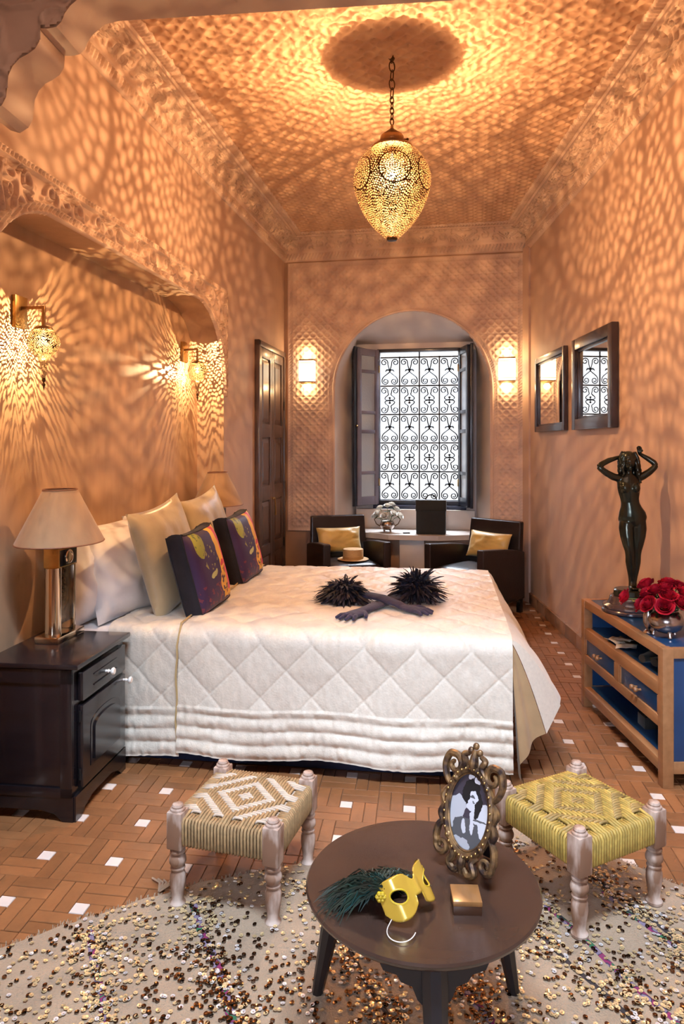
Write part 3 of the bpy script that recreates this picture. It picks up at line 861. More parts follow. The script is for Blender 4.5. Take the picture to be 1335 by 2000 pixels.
m_rim = mat('brown_shade_rim', (0.25, 0.11, 0.06), 0.6)
m_mosaic = mat('brown_mosaic_inlay', (0.14, 0.085, 0.04), 0.25, var=0.6, vscale=90, metal=0.4, coat=0.3)
m_leather = mat('dark_brown_leather', (0.024, 0.015, 0.015), 0.33, var=0.4, vscale=7, bump=0.12, bscale=60, spec=0.5)
m_yellow = mat('mustard_silk', (0.66, 0.44, 0.13), 0.45, var=0.2, vscale=7, bump=0.3, bscale=7, sheen=0.3, bdist=0.02)
m_straw = mat('straw', (0.64, 0.40, 0.17), 0.7, var=0.25, vscale=40, stretch=(1,1,6), bump=0.3, bscale=120)

# ---------------------------------------------------------------- bed
BO = Vector((-0.702, 3.453, 0)); BYAW = math.radians(-8.0)
MBED = Matrix.Translation(BO) @ Matrix.Rotation(BYAW, 4, 'Z')       # local x: head to foot, y: away from camera
def bedp(s, w, z=0.0): return MBED @ Vector((s, w, z))
BW, BTOP = 1.66, 0.655
bed = thing('bed', 'wide double bed on a navy plinth with a quilted cover over it', 'bed', BO, BYAW)
mb = MB(); mb.box(-0.70, 1.40, 0.03, BW-0.03, 0.0, 0.24, 0.01); mb.build('plinth', m_navy, bed)
mb = MB(); mb.box(-0.70, 1.42, 0.02, BW-0.02, 0.24, 0.40, 0.02); mb.build('divan', m_mattress, bed)
mb = MB(); mb.box(-0.70, 1.42, 0.012, BW-0.012, 0.40, 0.625, 0.05); mb.build('mattress', m_mattress, bed)
mb = MB(); 
rows = []
for k, (w, z) in enumerate([(-0.006,0.42),(-0.008,0.55),(0.002,0.615),(0.04,0.636),(0.4,0.640),(BW-0.4,0.640),(BW-0.04,0.636),(BW,0.6),(BW,0.42)]):
    rows.append([(s, w, z+0.004*math.sin(s*23+k)) for s in np.linspace(-0.695, -0.05, 24)])
mb.grid(rows)
sheet = mb.build('bed_sheet', m_sheet, None, BO, BYAW, smooth=60)
tag(sheet, 'white cotton sheet drawn over the mattress below the pillows', 'sheet')

# quilt: puffed diamonds on a surface wrapped over the near edge, the top and the foot
def puff(a, b, p=0.245):
    u = (a+b)/p; v = (a-b)/p
    fu = np.abs((u % 1)-0.5)*2; fv = np.abs((v % 1)-0.5)*2
    return np.minimum(1, (1-fu**2.2))*0.5+0.5*np.minimum(1, (1-fv**2.2)) - 0.22*((fu > 0.95) | (fv > 0.95))
def quilt_patch(name, s0, s1, lift, hem_z, parent, ns, m, headcurve=0.0):
    """strip of quilt from s0 to s1 across the bed: near drop + top + short far drop"""
    drop = BTOP-hem_z
    L1 = drop; L2 = L1+BW+0.06
    l = np.concatenate([np.linspace(0, L1-0.06, 90), np.linspace(L1-0.055, L1+0.06, 14), np.linspace(L1+0.065, L2, 200), np.linspace(L2+0.01, L2+0.34, 30)])
    S, Lg = np.meshgrid(np.linspace(s0, s1, ns), l)
    r = 0.055
    w = np.zeros_like(Lg); z = np.zeros_like(Lg); nw = np.zeros_like(Lg); nz = np.zeros_like(Lg)
    yn = -0.030                      # plane of the near drop
    for i, q in enumerate(l):
        if q < L1-r: w[i] = yn-0.03*(1-q/L1)**2; z[i] = hem_z+q; nw[i] = -1; nz[i] = 0
        elif q < L1+r*0.57:
            a = (q-(L1-r))/(r*1.57)*PI/2
            w[i] = yn+r-r*math.cos(a); z[i] = BTOP-r+r*math.sin(a); nw[i] = -math.cos(a); nz[i] = math.sin(a)
        elif q < L2: w[i] = yn+r+(q-(L1+r*0.57)); z[i] = BTOP; nw[i] = 0; nz[i] = 1
        else: w[i] = yn+r+(L2-(L1+r*0.57))+0.02; z[i] = BTOP-(q-L2); nw[i] = 1; nz[i] = 0
    h = 0.010*puff(S+0.04, Lg+0.08)
    ch = 0.5+0.5*np.cos((Lg-0.035)*2*PI/0.062)                    # rows of channel stitching by the hem
    hem = Lg < 0.225
    h = np.where(hem, 0.011*np.sqrt(ch)*(0.6+0.8*vnoise(S*14, Lg*16, 76)), h)
    h = h*np.where(Lg > L1, 0.95, 1.0)
    h += 0.006*vnoise(S*9, Lg*9, 71)+0.010*vnoise(S*3.1, Lg*3.3, 72)
    h += 0.0035*vnoise(S*45, Lg*22, 73)*np.where(hem, 2.2, 1.0)
    wav = 0.012*np.sin(S*7.0+1)*np.clip(1-Lg/L1, 0, 1)
    h += lift
    z = z + nz*h + np.where(Lg < 0.02, 0, 0) + 0.010*np.sin(S*9+2)*(Lg < L1)*np.clip(1-Lg/L1, 0, 1)
    w = w + nw*(h+wav)
    s = S.copy()
    if headcurve:
        k = np.clip(1-Lg/L1, 0, 1)
        s = S + headcurve*(k**3)*np.clip((S.mean(1, keepdims=True)-S)/(s1-s0)*2, 0, 1)
    P = np.stack([s, w, z], -1)
    o = np_grid(name, P, m, parent); return o
quilt = thing('bedspread', 'champagne satin quilted bedspread with diamond stitching draped over the bed', 'bedspread', BO, BYAW)
FOOT = 1.49
quilt_patch('main_panel', -0.075, FOOT, 0.008, 0.075, quilt, 360, m_quilt)
quilt_patch('turned_back_panel', -0.44, -0.065, 0.0, 0.055, quilt, 90, m_quilt, headcurve=0.05)
mb = MB()
pts = []
for q in np.linspace(0, 1, 40):
    if q < 0.28: pts.append((-0.078+0.004*math.sin(q*60), -0.074+0.012*q, 0.08+(BTOP-0.10)*q/0.28))
    else:
        t = (q-0.28)/0.72; pts.append((-0.078+0.006*math.sin(q*50)-0.01*t, -0.03+0.03*min(1,t*20)+1.66*t, BTOP+0.030+0.002*math.sin(q*70)))
mb.tube(pts, 0.005, 5); mb.build('piping', m_pipe, quilt)
# foot drop: flares outwards; corner falls in a pointed fold
Kz = BTOP
nn, mm = 40, 90
T = np.linspace(0, 1, nn)[:,None]; Wv = np.linspace(0.0, BW+0.02, mm)[None,:]
wn = Wv/(BW)
flare = 0.245-0.10*wn; dropf = 0.335-0.02*wn
yy = Wv + 0.13*T*(1-wn)**3
ssx = FOOT-0.012+flare*(T**0.9)+0.02*np.sin(Wv*8)*T+0.0*Wv
zz = Kz+0.012-dropf*T**1.35-0.006
hq = (0.010*puff(T*0.40+0.1, Wv+0.03)+0.006*vnoise(T*4+0*Wv, Wv*6, 75))*np.clip(Wv/0.08, 0, 1)
P = np.stack([ssx+0.6*hq+0*Wv, yy+0*T, zz+0.8*hq], -1)
np_grid('foot_drop', P, m_quilt, quilt)
# corner fold between the near drop and the foot drop, showing the tan lining
tip = Vector((FOOT-0.012+0.245, 0.13, Kz-0.33)); low = Vector((FOOT+0.035, -0.075, 0.045)); top = Vector((FOOT-0.008, -0.01, Kz-0.01))
n1, n2 = 26, 26
def fold(a, b):
    """a 0..1 down from the corner, b 0..1 from near drop to foot drop"""
    e0 = top.lerp(low, a); e1 = Vector((FOOT-0.012+0.245*a**0.9, 0.13*a, Kz+0.006-0.335*a**1.35))
    p = e0.lerp(e1, b)
    depth = 0.055*math.sin(PI*min(1, b/0.60))*a
    pl = Vector((-0.62, 0.62, 0)); wv = 0.02*math.sin(b*15)*a*(b < 0.6)
    return p + pl*(depth+wv) 
mb = MB(); mb.grid([[fold(i/n1, j/n2*0.62) for j in range(n2+1)] for i in range(n1+1)]); mb.build('corner_fold', m_quilt_u, quilt, smooth=80)
mb = MB(); mb.grid([[fold(i/n1, 0.62+0.38*j/12)+Vector((0.003,-0.003,0)) for j in range(13)] for i in range(n1+1)]); mb.build('corner_face', m_quilt, quilt, smooth=80)
# far corner at the foot
mb = MB(); rows = []
for i in range(9):
    a = i/8
    rows.append([Vector((FOOT-0.01+(0.145+0.05*math.sin(b*PI))*a, BW+0.02+0.05*a*b, Kz-0.01-(0.31+0.10*b)*a)) for b in (0, .5, 1)])
mb.grid(rows); mb.build('far_corner', m_quilt_u, quilt, smooth=80)

# ---------------------------------------------------------------- pillows
def pillow_mesh(name, w, h, t, m, seed=0, n=26, pinch=0.07, wr=0.008):
    u = np.linspace(-1, 1, n); U, V = np.meshgrid(u, u)
    prof = (np.clip(1-np.abs(U)**2.6, 0, 1)**0.55)*(np.clip(1-np.abs(V)**2.6, 0, 1)**0.55)
    X = w/2*U*(1-pinch*(1-V**2)*np.abs(U)**2); Z = h/2*V*(1-pinch*(1-U**2)*np.abs(V)**2)
    no = (vnoise(U*3+5, V*3+5, seed)-0.5)*wr*2+(vnoise(U*7+5, V*7+5, seed+1)-0.5)*wr
    b = MB()
    for sg in (-1, 1):
        Y = sg*(t/2*prof+no*prof)
        b.grid(np.stack([X, Y, Z+h/2], -1).tolist())
    return b.mesh(name, m, 70)
def put(name, me, label, cat, loc, normal, up, group=None):
    o = link(name, me); tag(o, label, cat, group); orient(o, loc, normal, up); return o
g_w = 'white bed pillows'
me_wp = pillow_mesh('white_pillow', 0.66, 0.50, 0.20, m_sheet, 3, wr=0.016)
me_wp2 = pillow_mesh('white_pillow_b', 0.66, 0.50, 0.19, m_sheet, 13, wr=0.016)
wx = lambda s, w, z: tuple(bedp(s, w, z))
nb = lambda s, w, z: MBED.to_3x3() @ Vector((s, w, z))
put('white_pillow', me_wp2, 'white pillow leaning on the niche wall behind the near lamp', 'pillow', wx(-0.55,0.26,0.645), nb(0.92,-0.22,0.26), nb(-0.24,0.05,0.9), g_w)
put('white_pillow', me_wp, 'plump white pillow propped in front of another beside the near cream pillow', 'pillow', wx(-0.42,0.34,0.645), nb(0.90,-0.30,0.38), nb(-0.38,0.12,0.9), g_w)
put('white_pillow', me_wp2, 'white pillow with upright corner seen between the two cream pillows', 'pillow', wx(-0.56,1.02,0.645), nb(0.9,-0.1,0.22), nb(-0.2,0.0,0.9), g_w)
put('white_pillow', me_wp, 'white pillow behind the far cream pillow near the far lamp', 'pillow', wx(-0.50,1.36,0.645), nb(0.9,-0.1,0.35), nb(-0.3,0.0,0.9), g_w)
me_cp = pillow_mesh('cream_pillow', 0.58, 0.60, 0.17, m_cream, 23, pinch=0.10)
g_c = 'cream satin pillows'
c1 = put('cream_pillow', me_cp, 'large cream satin pillow leaning behind the near printed cushion', 'pillow', wx(-0.235,0.44,0.655), nb(0.97,-0.12,0.24), nb(-0.24,-0.10,0.95), g_c)
c2 = put('cream_pillow', me_cp, 'large cream satin pillow leaning behind the far printed cushion', 'pillow', wx(-0.27,1.24,0.655), nb(0.97,-0.12,0.24), nb(-0.24,-0.10,0.95), g_c)
# printed cushions: dark velvet back, printed face with an abstract pop-art patchwork
m_velvet = mat('black_violet_velvet', (0.010, 0.009, 0.02), 0.8, var=0.5, vscale=14, sheen=0.08, bump=0.3, bscale=30)
def print_mat():
    m = bpy.data.materials.new('printed_satin'); m.use_nodes = True
    nt = m.node_tree; N = nt.nodes; L = nt.links; b = N['Principled BSDF']; b.inputs['Roughness'].default_value = 0.5
    tc = N.new('ShaderNodeTexCoord'); sep = N.new('ShaderNodeSeparateXYZ')
    nz = N.new('ShaderNodeTexNoise'); nz.inputs['Scale'].default_value = 6; nz.inputs['Detail'].default_value = 3
    L.new(tc.outputs['Object'], nz.inputs['Vector'])
    wp = N.new('ShaderNodeMixRGB'); wp.blend_type = 'LINEAR_LIGHT'; wp.inputs['Fac'].default_value = 0.05
    L.new(tc.outputs['Object'], wp.inputs[1]); L.new(nz.outputs['Color'], wp.inputs[2]); L.new(wp.outputs[0], sep.inputs[0])
    def math_(op, a, b_=None, c=None):
        n = N.new('ShaderNodeMath'); n.operation = op
        for i, v in enumerate((a, b_, c)):
            if v is None: continue
            if isinstance(v, (int, float)): n.inputs[i].default_value = v
            else: L.new(v, n.inputs[i])
        return n.outputs[0]
    X, Z = sep.outputs['X'], sep.outputs['Z']
    def band(v, c, w):      # 1 inside |v-c|<w
        return math_('LESS_THAN', math_('ABSOLUTE', math_('SUBTRACT', v, c)), w)
    def blob(cx, cz, rx, rz):
        a = math_('DIVIDE', math_('SUBTRACT', X, cx), rx); c = math_('DIVIDE', math_('SUBTRACT', Z, cz), rz)
        return math_('LESS_THAN', math_('ADD', math_('MULTIPLY', a, a), math_('MULTIPLY', c, c)), 1.0)
    col = None
    def over(prev, fac, c):
        n = N.new('ShaderNodeMixRGB'); L.new(fac, n.inputs['Fac'])
        if isinstance(prev, tuple): n.inputs[1].default_value = (*prev, 1)
        else: L.new(prev, n.inputs[1])
        n.inputs[2].default_value = (*c, 1); return n.outputs[0]
    nf = N.new('ShaderNodeTexNoise'); nf.inputs['Scale'].default_value = 32; L.new(tc.outputs['Object'], nf.inputs['Vector'])
    spk = math_('GREATER_THAN', nf.outputs['Fac'], 0.56)
    c = over((0.035, 0.016, 0.075), math_('MULTIPLY', math_('LESS_THAN', Z, 0.13), spk), (0.16, 0.03, 0.06))
    c = over(c, blob(-0.10, 0.36, 0.055, 0.075), (0.30, 0.31, 0.05))
    c = over(c, math_('MULTIPLY', blob(-0.10, 0.36, 0.05, 0.07), spk), (0.10, 0.14, 0.04))
    c = over(c, math_('MULTIPLY', blob(-0.02, 0.28, 0.10, 0.06), math_('GREATER_THAN', nf.outputs['Fac'], 0.60)), (0.26, 0.24, 0.08))
    c = over(c, math_('MULTIPLY', blob(-0.03, 0.19, 0.045, 0.016), 1.0), (0.42, 0.44, 0.20))
    c = over(c, math_('MULTIPLY', math_('GREATER_THAN', X, 0.075), math_('GREATER_THAN', Z, 0.03)), (0.72, 0.42, 0.04))
    c = over(c, math_('MULTIPLY', math_('GREATER_THAN', X, 0.075), math_('MULTIPLY', spk, math_('LESS_THAN', Z, 0.22))), (0.30, 0.10, 0.03))
    c = over(c, math_('MULTIPLY', band(X, 0.155, 0.022), math_('GREATER_THAN', Z, 0.06)), (0.58, 0.04, 0.09))
    c = over(c, blob(0.085, 0.12, 0.055, 0.05), (0.62, 0.34, 0.05))
    c = over(c, math_('MULTIPLY', blob(0.085, 0.12, 0.05, 0.045), spk), (0.05, 0.02, 0.03))
    c = over(c, blob(0.11, 0.215, 0.028, 0.012), (0.50, 0.03, 0.05))
    L.new(c, b.inputs['Base Color']); return m
m_print = print_mat()
def cushion(label, loc, normal, up):
    t = thing('printed_cushion', label, 'cushion', loc, 0, 'pop-art printed cushions on the bed')
    w, h, th, n = 0.42, 0.43, 0.085, 24
    u = np.linspace(-1, 1, n); U, V = np.meshgrid(u, u)
    prof = (np.clip(1-np.abs(U)**4.0, 0, 1)**0.5)*(np.clip(1-np.abs(V)**4.0, 0, 1)**0.5)
    X = w/2*U*(1-.05*(1-V**2)*np.abs(U)**2); Z = h/2*V*(1-.05*(1-U**2)*np.abs(V)**2)+h/2
    X = X*np.sqrt(1-0.13*V**4); Z = h/2+(Z-h/2)*np.sqrt(1-0.13*U**4)
    Z = Z+0.020*(np.abs(U)**8)*np.clip(V, 0, 1)**8
    yf = -th/2-0.045*prof; yb = th/2+0.03*prof
    f = MB(); f.grid(np.stack([X, yf, Z], -1).tolist()); f.build('printed_face', m_print, t, smooth=80)
    f = MB(); f.grid(np.stack([X, yb, Z], -1).tolist()); f.build('velvet_back', m_velvet, t, smooth=80)
    ix = [(0,k) for k in range(n)]+[(k,n-1) for k in range(1,n)]+[(n-1,k) for k in range(n-2,-1,-1)]+[(k,0) for k in range(n-2,0,-1)]
    f = MB(); f.grid([[(X[i]*(1+0.05*math.sin(PI*q)), -th/2+th*q, h/2+(Z[i]-h/2)*(1+0.05*math.sin(PI*q))) for i in ix] for q in np.linspace(0,1,5)], wrap=True); f.build('velvet_gusset', m_velvet, t, smooth=80)
    for yy in (-th/2, th/2):
        f = MB(); f.tube([(X[i], yy, Z[i]) for i in ix], 0.0045, 6, closed=True); f.build('velvet_piping', m_velvet, t)
    orient(t, loc, normal, up); return t
cushion('dark violet and yellow printed cushion nearest the camera on the bed', wx(-0.055,0.36,0.668), nb(0.975,-0.07,0.26), nb(-0.40,-0.02,0.93))
cushion('dark violet and yellow printed cushion farther along the bed towards the door', wx(-0.08,1.19,0.668), nb(0.975,-0.07,0.26), nb(-0.38,-0.02,0.93))

# ---------------------------------------------------------------- nightstands
def nightstand(label, loc, yaw, W, D, full=True):
    """local x: out from the wall (front), y: along the wall, origin at the near front foot"""
    t = thing('nightstand', label, 'nightstand', loc, yaw, 'lacquered nightstands beside the bed')
    H = 0.65
    mb = MB(); mb.box(-D,0.028,-0.018,W+0.018,H-0.022,H,0.008); mb.build('top', m_dark, t)
    mb = MB(); mb.box(-D,-0.004,0.0,W,0.085,H-0.022,0.003); mb.build('carcass', m_dark, t)
    mb = MB(); mb.prism([(0,0),(0.05,0),(0.085,0.03),(0.15,0.05),(W-.15,0.05),(W-.085,0.03),(W-.05,0),(W,0),(W,0.105),(0,0.105)], -0.012, 0.010, M=Matrix(((0,0,1,0),(1,0,0,0),(0,1,0,0),(0,0,0,1)))); mb.build('plinth', m_dark, t, smooth=0)
    mb = MB(); mb.prism([(0,0),(-0.045,0),(-0.08,0.03),(-0.14,0.045),(-D,0.045),(-D,0.105),(0,0.105)], -0.004, 0.012, M=Matrix(((1,0,0,0),(0,0,1,0),(0,1,0,0),(0,0,0,1)))); mb.build('side_plinth', m_dark, t, smooth=0)
    # side frame
    for a0,a1,z0,z1 in ((-0.055,-0.004,.1,H-.025),(-D,-D+.05,.1,H-.025),(-D,-0.004,H-.085,H-.025),(-D,-0.004,.1,.14)):
        mb = MB(); mb.box(a0,a1,-0.008,0.004,z0,z1,0.002); mb.build('side_rail', m_dark, t)
    # drawer with grooved front
    dr = bpy.data.objects.new('drawer', None); COL.objects.link(dr); dr.parent = t
    mb = MB(); mb.box(-0.002,0.024,0.035,W-.035,0.485,0.605,0.006); mb.build('drawer_front', m_dark, dr)
    for z in (0.520, 0.566):
        mb = MB(); mb.box(0.022,0.029,0.13,W-.13,z,z+0.006,0.002); mb.build('moulding', m_dark, dr)
    def knob(y, z, par):
        b = MB(); MM = Matrix.Translation((0.024,y,z)) @ Matrix.Rotation(PI/2, 4, 'Y')
        b.lathe([(0.006,0),(0.006,0.012),(0.009,0.014),(0.005,0.018),(0.006,0.024),(0.015,0.030),(0.017,0.036),(0.013,0.042),(0.0,0.043)], 14, M=MM, cap=False)
        b.build('knob', m_porc, par)
    knob(W/2, 0.545, dr)
    do = bpy.data.objects.new('cupboard_door', None); COL.objects.link(do); do.parent = t
    mb = MB(); mb.box(-0.002,0.024,0.035,W-.035,0.125,0.468,0.006); mb.build('door_board', m_dark, do)
    arch = [(0.10,0.19),(W-.10,0.19),(W-.10,0.35)]+[(W/2+(W/2-.10)*math.cos(a)*1.0, 0.35+0.055*math.sin(a)**0.7) for a in np.linspace(0.15,PI-0.15,14)]+[(0.10,0.35)]
    mb = MB(); mb.prism(arch, 0.022, 0.027, M=Matrix(((0,0,1,0),(1,0,0,0),(0,1,0,0),(0,0,0,1))))
    ins = [(W/2+(y-W/2)*0.82, 0.285+(z-0.285)*0.80) for y, z in arch]
    mb.prism(ins, 0.024, 0.034, M=Matrix(((0,0,1,0),(1,0,0,0),(0,1,0,0),(0,0,0,1)))); mb.build('arched_panel', m_dark, do, smooth=0)
    knob(W-0.06, 0.445, do)
    for z in (0.16, 0.40):
        mb = MB(); mb.tube([(0.012,0.033,z),(0.012,0.033,z+.045)],0.006,6); mb.build('hinge', m_iron, do)
    return t
ny = math.radians(-6.6)
nightstand('glossy black-brown nightstand with white knobs at the near side of the bed', (-1.100, 2.918, 0), ny, 0.49, 0.40)
f2 = bedp(-0.42, 1.70)
nightstand('dark nightstand tucked in the niche at the far side of the bed', (f2.x, f2.y, 0), BYAW, 0.33, 0.22)

def table_lamp(label, loc, yaw):
    t = thing('table_lamp', label, 'table lamp', loc, yaw, 'bedside lamps with tan shades')
    # local y along the wall (long side of the base)
    mb = MB(); mb.box(-0.058,0.058,-0.115,0.115,0,0.030,0.003); mb.build('base', m_chrome, t)
    mb = MB(); mb.lathe([(0.036,0.03),(0.036,0.335)], 28, M=Matrix.Translation((0,-0.058,0))); mb.build('column', m_chrome, t)
    mb = MB(); mb.box(-0.034,0.034,0.060,0.078,0.03,0.360,0.002); mb.build('post', m_chrome, t)
    mb = MB(); mb.box(-0.026,0.026,-0.05,0.062,0.075,0.335,0.001); mb.build('inlay_panel', m_mosaic, t)
    mb = MB(); mb.box(-0.038,0.038,-0.075,0.082,0.335,0.425,0.002); mb.build('head_block', m_brass, t)
    mb = MB(); mb.box(0.037,0.041,-0.066,0.074,0.342,0.415,0.001); mb.build('face_plate', m_dark, t)
    mb = MB(); MM = Matrix.Translation((0.041,0.004,0.379)) @ Matrix.Rotation(PI/2, 4, 'Y'); mb.lathe([(0.033,0),(0.033,0.004),(0.026,0.006),(0.024,0.003),(0.0,0.004)], 20, M=MM, cap=False); mb.build('medallion', m_chrome, t)
    mb = MB(); mb.tube([(0,0.0,0.425),(0,0,0.50)],0.007,8); mb.build('stem', m_cap, t)
    sx, sy = 0.186, 0.225
    prof = [(1.0,0.445),(0.995,0.452),(0.385,0.690)]
    mb = MB(); mb.lathe(prof, 48, cap=False, sx=sx, sy=sy)
    prof2 = [(0.985,0.447),(0.375,0.690)]; mb.lathe(prof2, 48, cap=False, sx=sx, sy=sy); mb.build('shade', m_shadef, t, smooth=50)
    for r, z, nm in ((1.0,0.446,'lower_rim'),(0.385,0.690,'upper_rim')):
        mb = MB(); mb.tube([(r*sx*math.cos(a), r*sy*math.sin(a), z) for a in np.linspace(0,2*PI,48,endpoint=False)], 0.0035, 5, closed=True); mb.build(nm, m_rim, t)
    return t
lp = onz(105, 1243, 0.65)
table_lamp('chrome and brass table lamp with oval tan shade on the near nightstand', (lp.x+0.038, lp.y-0.02, 0.65), math.radians(-9))
f3 = bedp(-0.50, 1.865)
table_lamp('tan-shaded table lamp on the far nightstand in front of the niche jamb', (f3.x, f3.y, 0.65), math.radians(-9))

# ---------------------------------------------------------------- armchairs
def armchair(label, loc, yaw):
    """local -y is the front"""
    t = thing('armchair', label, 'armchair', loc, yaw, 'dark leather armchairs by the window')
    W, D = 0.66, 0.66
    def slab(nm, P, th, m):
        pass
    # back: slightly raked slab
    mb = MB()
    for (z0,z1,y0,y1) in ((0.16,0.83,0.22,0.30),):
        pts = [(-W/2+.03,y0,z0),(W/2-.03,y0,z0),(W/2-.03,y0+.075,z0),(-W/2+.03,y0+.075,z0),(-W/2+.05,y1,z1),(W/2-.05,y1,z1),(W/2-.05,y1+.065,z1),(-W/2+.05,y1+.065,z1)]
        mb.add(pts, [(0,3,2,1),(4,5,6,7),(0,1,5,4),(1,2,6,5),(2,3,7,6),(3,0,4,7)])
    ob = mb.build('backrest', m_leather, t, smooth=0); bv_ = ob.modifiers.new('soft', 'BEVEL'); bv_.width = 0.014; bv_.segments = 3
    for s in (-1, 1):
        x0, x1 = s*(W/2-0.075), s*(W/2)
        o = [(-0.36,0.10),(0.30,0.13),(0.30,0.56),(0.18,0.585),(-0.02,0.61),(-0.36,0.635)]
        mb = MB(); mb.prism([(y,z) for y,z in o], min(x0,x1), max(x0,x1), M=Matrix(((0,0,1,0),(1,0,0,0),(0,1,0,0),(0,0,0,1))))
        a = mb.build('arm', m_leather, t, smooth=0); bv_ = a.modifiers.new('soft', 'BEVEL'); bv_.width = 0.014; bv_.segments = 3
    mb = MB(); mb.box(-W/2+.07,W/2-.07,-0.33,0.24,0.14,0.32,0.015); mb.build('seat_base', m_leather, t)
    u = np.linspace(-1,1,18); U, V = np.meshgrid(u,u)
    mb = MB(); top = 0.40+0.045*np.clip(1-U**4,0,1)**.5*np.clip(1-V**4,0,1)**.5
    mb.grid(np.stack([U*(W/2-.077), V*0.285-0.055, top],-1).tolist()); 
    c = mb.build('seat_cushion', m_leather, t, smooth=80); so = c.modifiers.new('thick','SOLIDIFY'); so.thickness = 0.085; so.offset = -1
    for sx in (-1,1):
        for y in (-0.32,0.27):
            mb = MB(); mb.box(sx*(W/2-.04)-.022, sx*(W/2-.04)+.022, y-.022, y+.022, 0, 0.14, 0.003); mb.build('leg', m_dark, t)
    return t
CH1 = (0.045, 6.93, 0.0); CY1 = math.radians(16)
CH2 = (1.245, 6.60, 0.0); CY2 = math.radians(-46)
armchair('dark leather armchair left of the window with a straw hat on its seat', CH1, CY1)
armchair('dark leather armchair right of the window by the right wall', CH2, CY2)
me_y = pillow_mesh('mustard_cushion', 0.46, 0.26, 0.13, m_yellow, 43)
def chair_pt(ch, yaw, x, y, z): 
    v = Matrix.Rotation(yaw, 4, 'Z') @ Vector((x, y, 0)); return (ch[0]+v.x, ch[1]+v.y, z)
def cdir(yaw, x, y, z): 
    return Matrix.Rotation(yaw, 3, 'Z') @ Vector((x, y, z))
put('mustard_cushion', me_y, 'mustard silk cushion on the left armchair behind the straw hat', 'cushion', chair_pt(CH1,CY1,-0.02,0.15,0.475), cdir(CY1,0,-1,0.35), cdir(CY1,0,0.35,1), 'mustard cushions on the armchairs')
put('mustard_cushion', me_y, 'mustard silk cushion leaning in the right armchair', 'cushion', chair_pt(CH2,CY2,0.0,0.15,0.475), cdir(CY2,0,-1,0.35), cdir(CY2,0.02,0.35,1), 'mustard cushions on the armchairs')
ht = thing('straw_hat', 'straw boater hat lying on the seat of the left armchair', 'hat', chair_pt(CH1,CY1,0.03,-0.12,0.445))
mb = MB(); mb.lathe([(0.145,0.004),(0.150,0.008),(0.145,0.012),(0.098,0.012),(0.095,0.016)], 36, cap=False); mb.build('brim', m_straw, ht)
mb = MB(); mb.lathe([(0.098,0.008),(0.098,0.098),(0.095,0.104),(0.0,0.106)], 36, cap=False); mb.build('crown', m_straw, ht)
mb = MB(); mb.lathe([(0.0995,0.014),(0.0995,0.036)], 36, cap=False); mb.build('band', mat('straw_band', (0.42,0.24,0.09), 0.7), ht)
# ---------------------------------------------------------------- window bay shelf and what stands on it
shelf = thing('plaster_shelf', 'pale plaster shelf table built into the window bay between the armchairs', 'shelf')
shelf.matrix_world = Matrix.Translation(BR + eB*TC) @ Matrix((-eB, -nB, UP)).transposed().to_4x4()    # x right, y out of the room
m_shelf = mat('pale_polished_plaster', (0.60, 0.53, 0.47), 0.42, var=0.15, vscale=5)
mb = MB(); mb.prism([(-0.66,0.485),(0.66,0.485),(0.72,0.10),(0.60,0.0),(0.28,-0.14),(-0.22,-0.14),(-0.52,0.02),(-0.72,0.12)], 0.585, 0.635); mb.build('slab', m_shelf, shelf, smooth=0)
mb = MB(); mb.box(-0.12,0.14,-0.06,0.48,0,0.585,0.02); mb.build('pedestal', m_shelf, shelf)
mb = MB(); mb.box(-0.65,0.65,0.12,0.485,0,0.585,0.005); mb.build('apron', m_base_pl, shelf)
mb = MB(); mb.box(-0.64,0.64,0.40,0.49,0.635,0.845,0.006); mb.build('upstand', m_shelf, shelf)
def shp(x, y, z=0.635): return shelf.matrix_world @ Vector((x, y, z))
m_silver = mat('tarnished_silver', (0.60, 0.53, 0.50), 0.24, metal=1.0, var=0.4, vscale=12, col2=(0.30,0.24,0.22))
m_leaf = mat('dark_green_leaf', (0.045, 0.11, 0.035), 0.5, var=0.4, vscale=20, rnd=0.3)
m_leaf2 = mat('yellow_green_leaf', (0.30, 0.30, 0.05), 0.5, var=0.3, vscale=20)
m_rose = mat('red_rose_petal', (0.55, 0.008, 0.022), 0.6, var=0.45, vscale=25, spec=0.25, col2=(0.26,0.004,0.02))
m_wflower = mat('white_blossom_petal', (0.86, 0.82, 0.74), 0.7, var=0.10, vscale=25, spec=0.2)
m_stem = mat('flower_stem', (0.12, 0.18, 0.05), 0.6)
def blossom(m, R, layers, seed):
    """rose-like bloom of curled petals in rings"""
    r = random.Random(seed); b = MB()
    for li, (rad, tilt, n, hgt) in enumerate(layers):
        for k in range(n):
            a = 2*PI*(k+0.5*(li % 2)+r.uniform(-.08,.08))/n
            rows = []
            for i in range(6):
                v = i/5
                out = rad*R*(0.30+0.70*math.sin(PI/2*min(1, v*1.25)))+tilt*R*max(0, v-0.55)*2.0
                z = hgt*R*v - tilt*R*0.9*max(0, v-0.8)*2
                row = []
                for j in range(6):
                    u = (j/5-0.5)*2
                    wa = u*(PI/n*1.45)
                    rr = out*(1-0.06*u*u)+0.02*R*math.sin(k*5+j*2+i)
                    row.append((rr*math.cos(a+wa), rr*math.sin(a+wa), z-0.22*R*u*u*v*v))
                rows.append(row)
            b.grid(rows)
    b.ball((0,0,0.35*R), 0.22*R, 0.22*R, 0.35*R, 8, 6)
    return b.mesh('blossom', m, 70)
ROSE_L = [(0.12,0.0,3,1.02),(0.25,0.02,3,1.04),(0.38,0.05,4,1.0),(0.52,0.10,5,0.94),(0.68,0.17,5,0.84),(0.84,0.28,6,0.66)]
me_roses = [blossom(m_rose, 0.043, ROSE_L, s) for s in (1,2,3)]
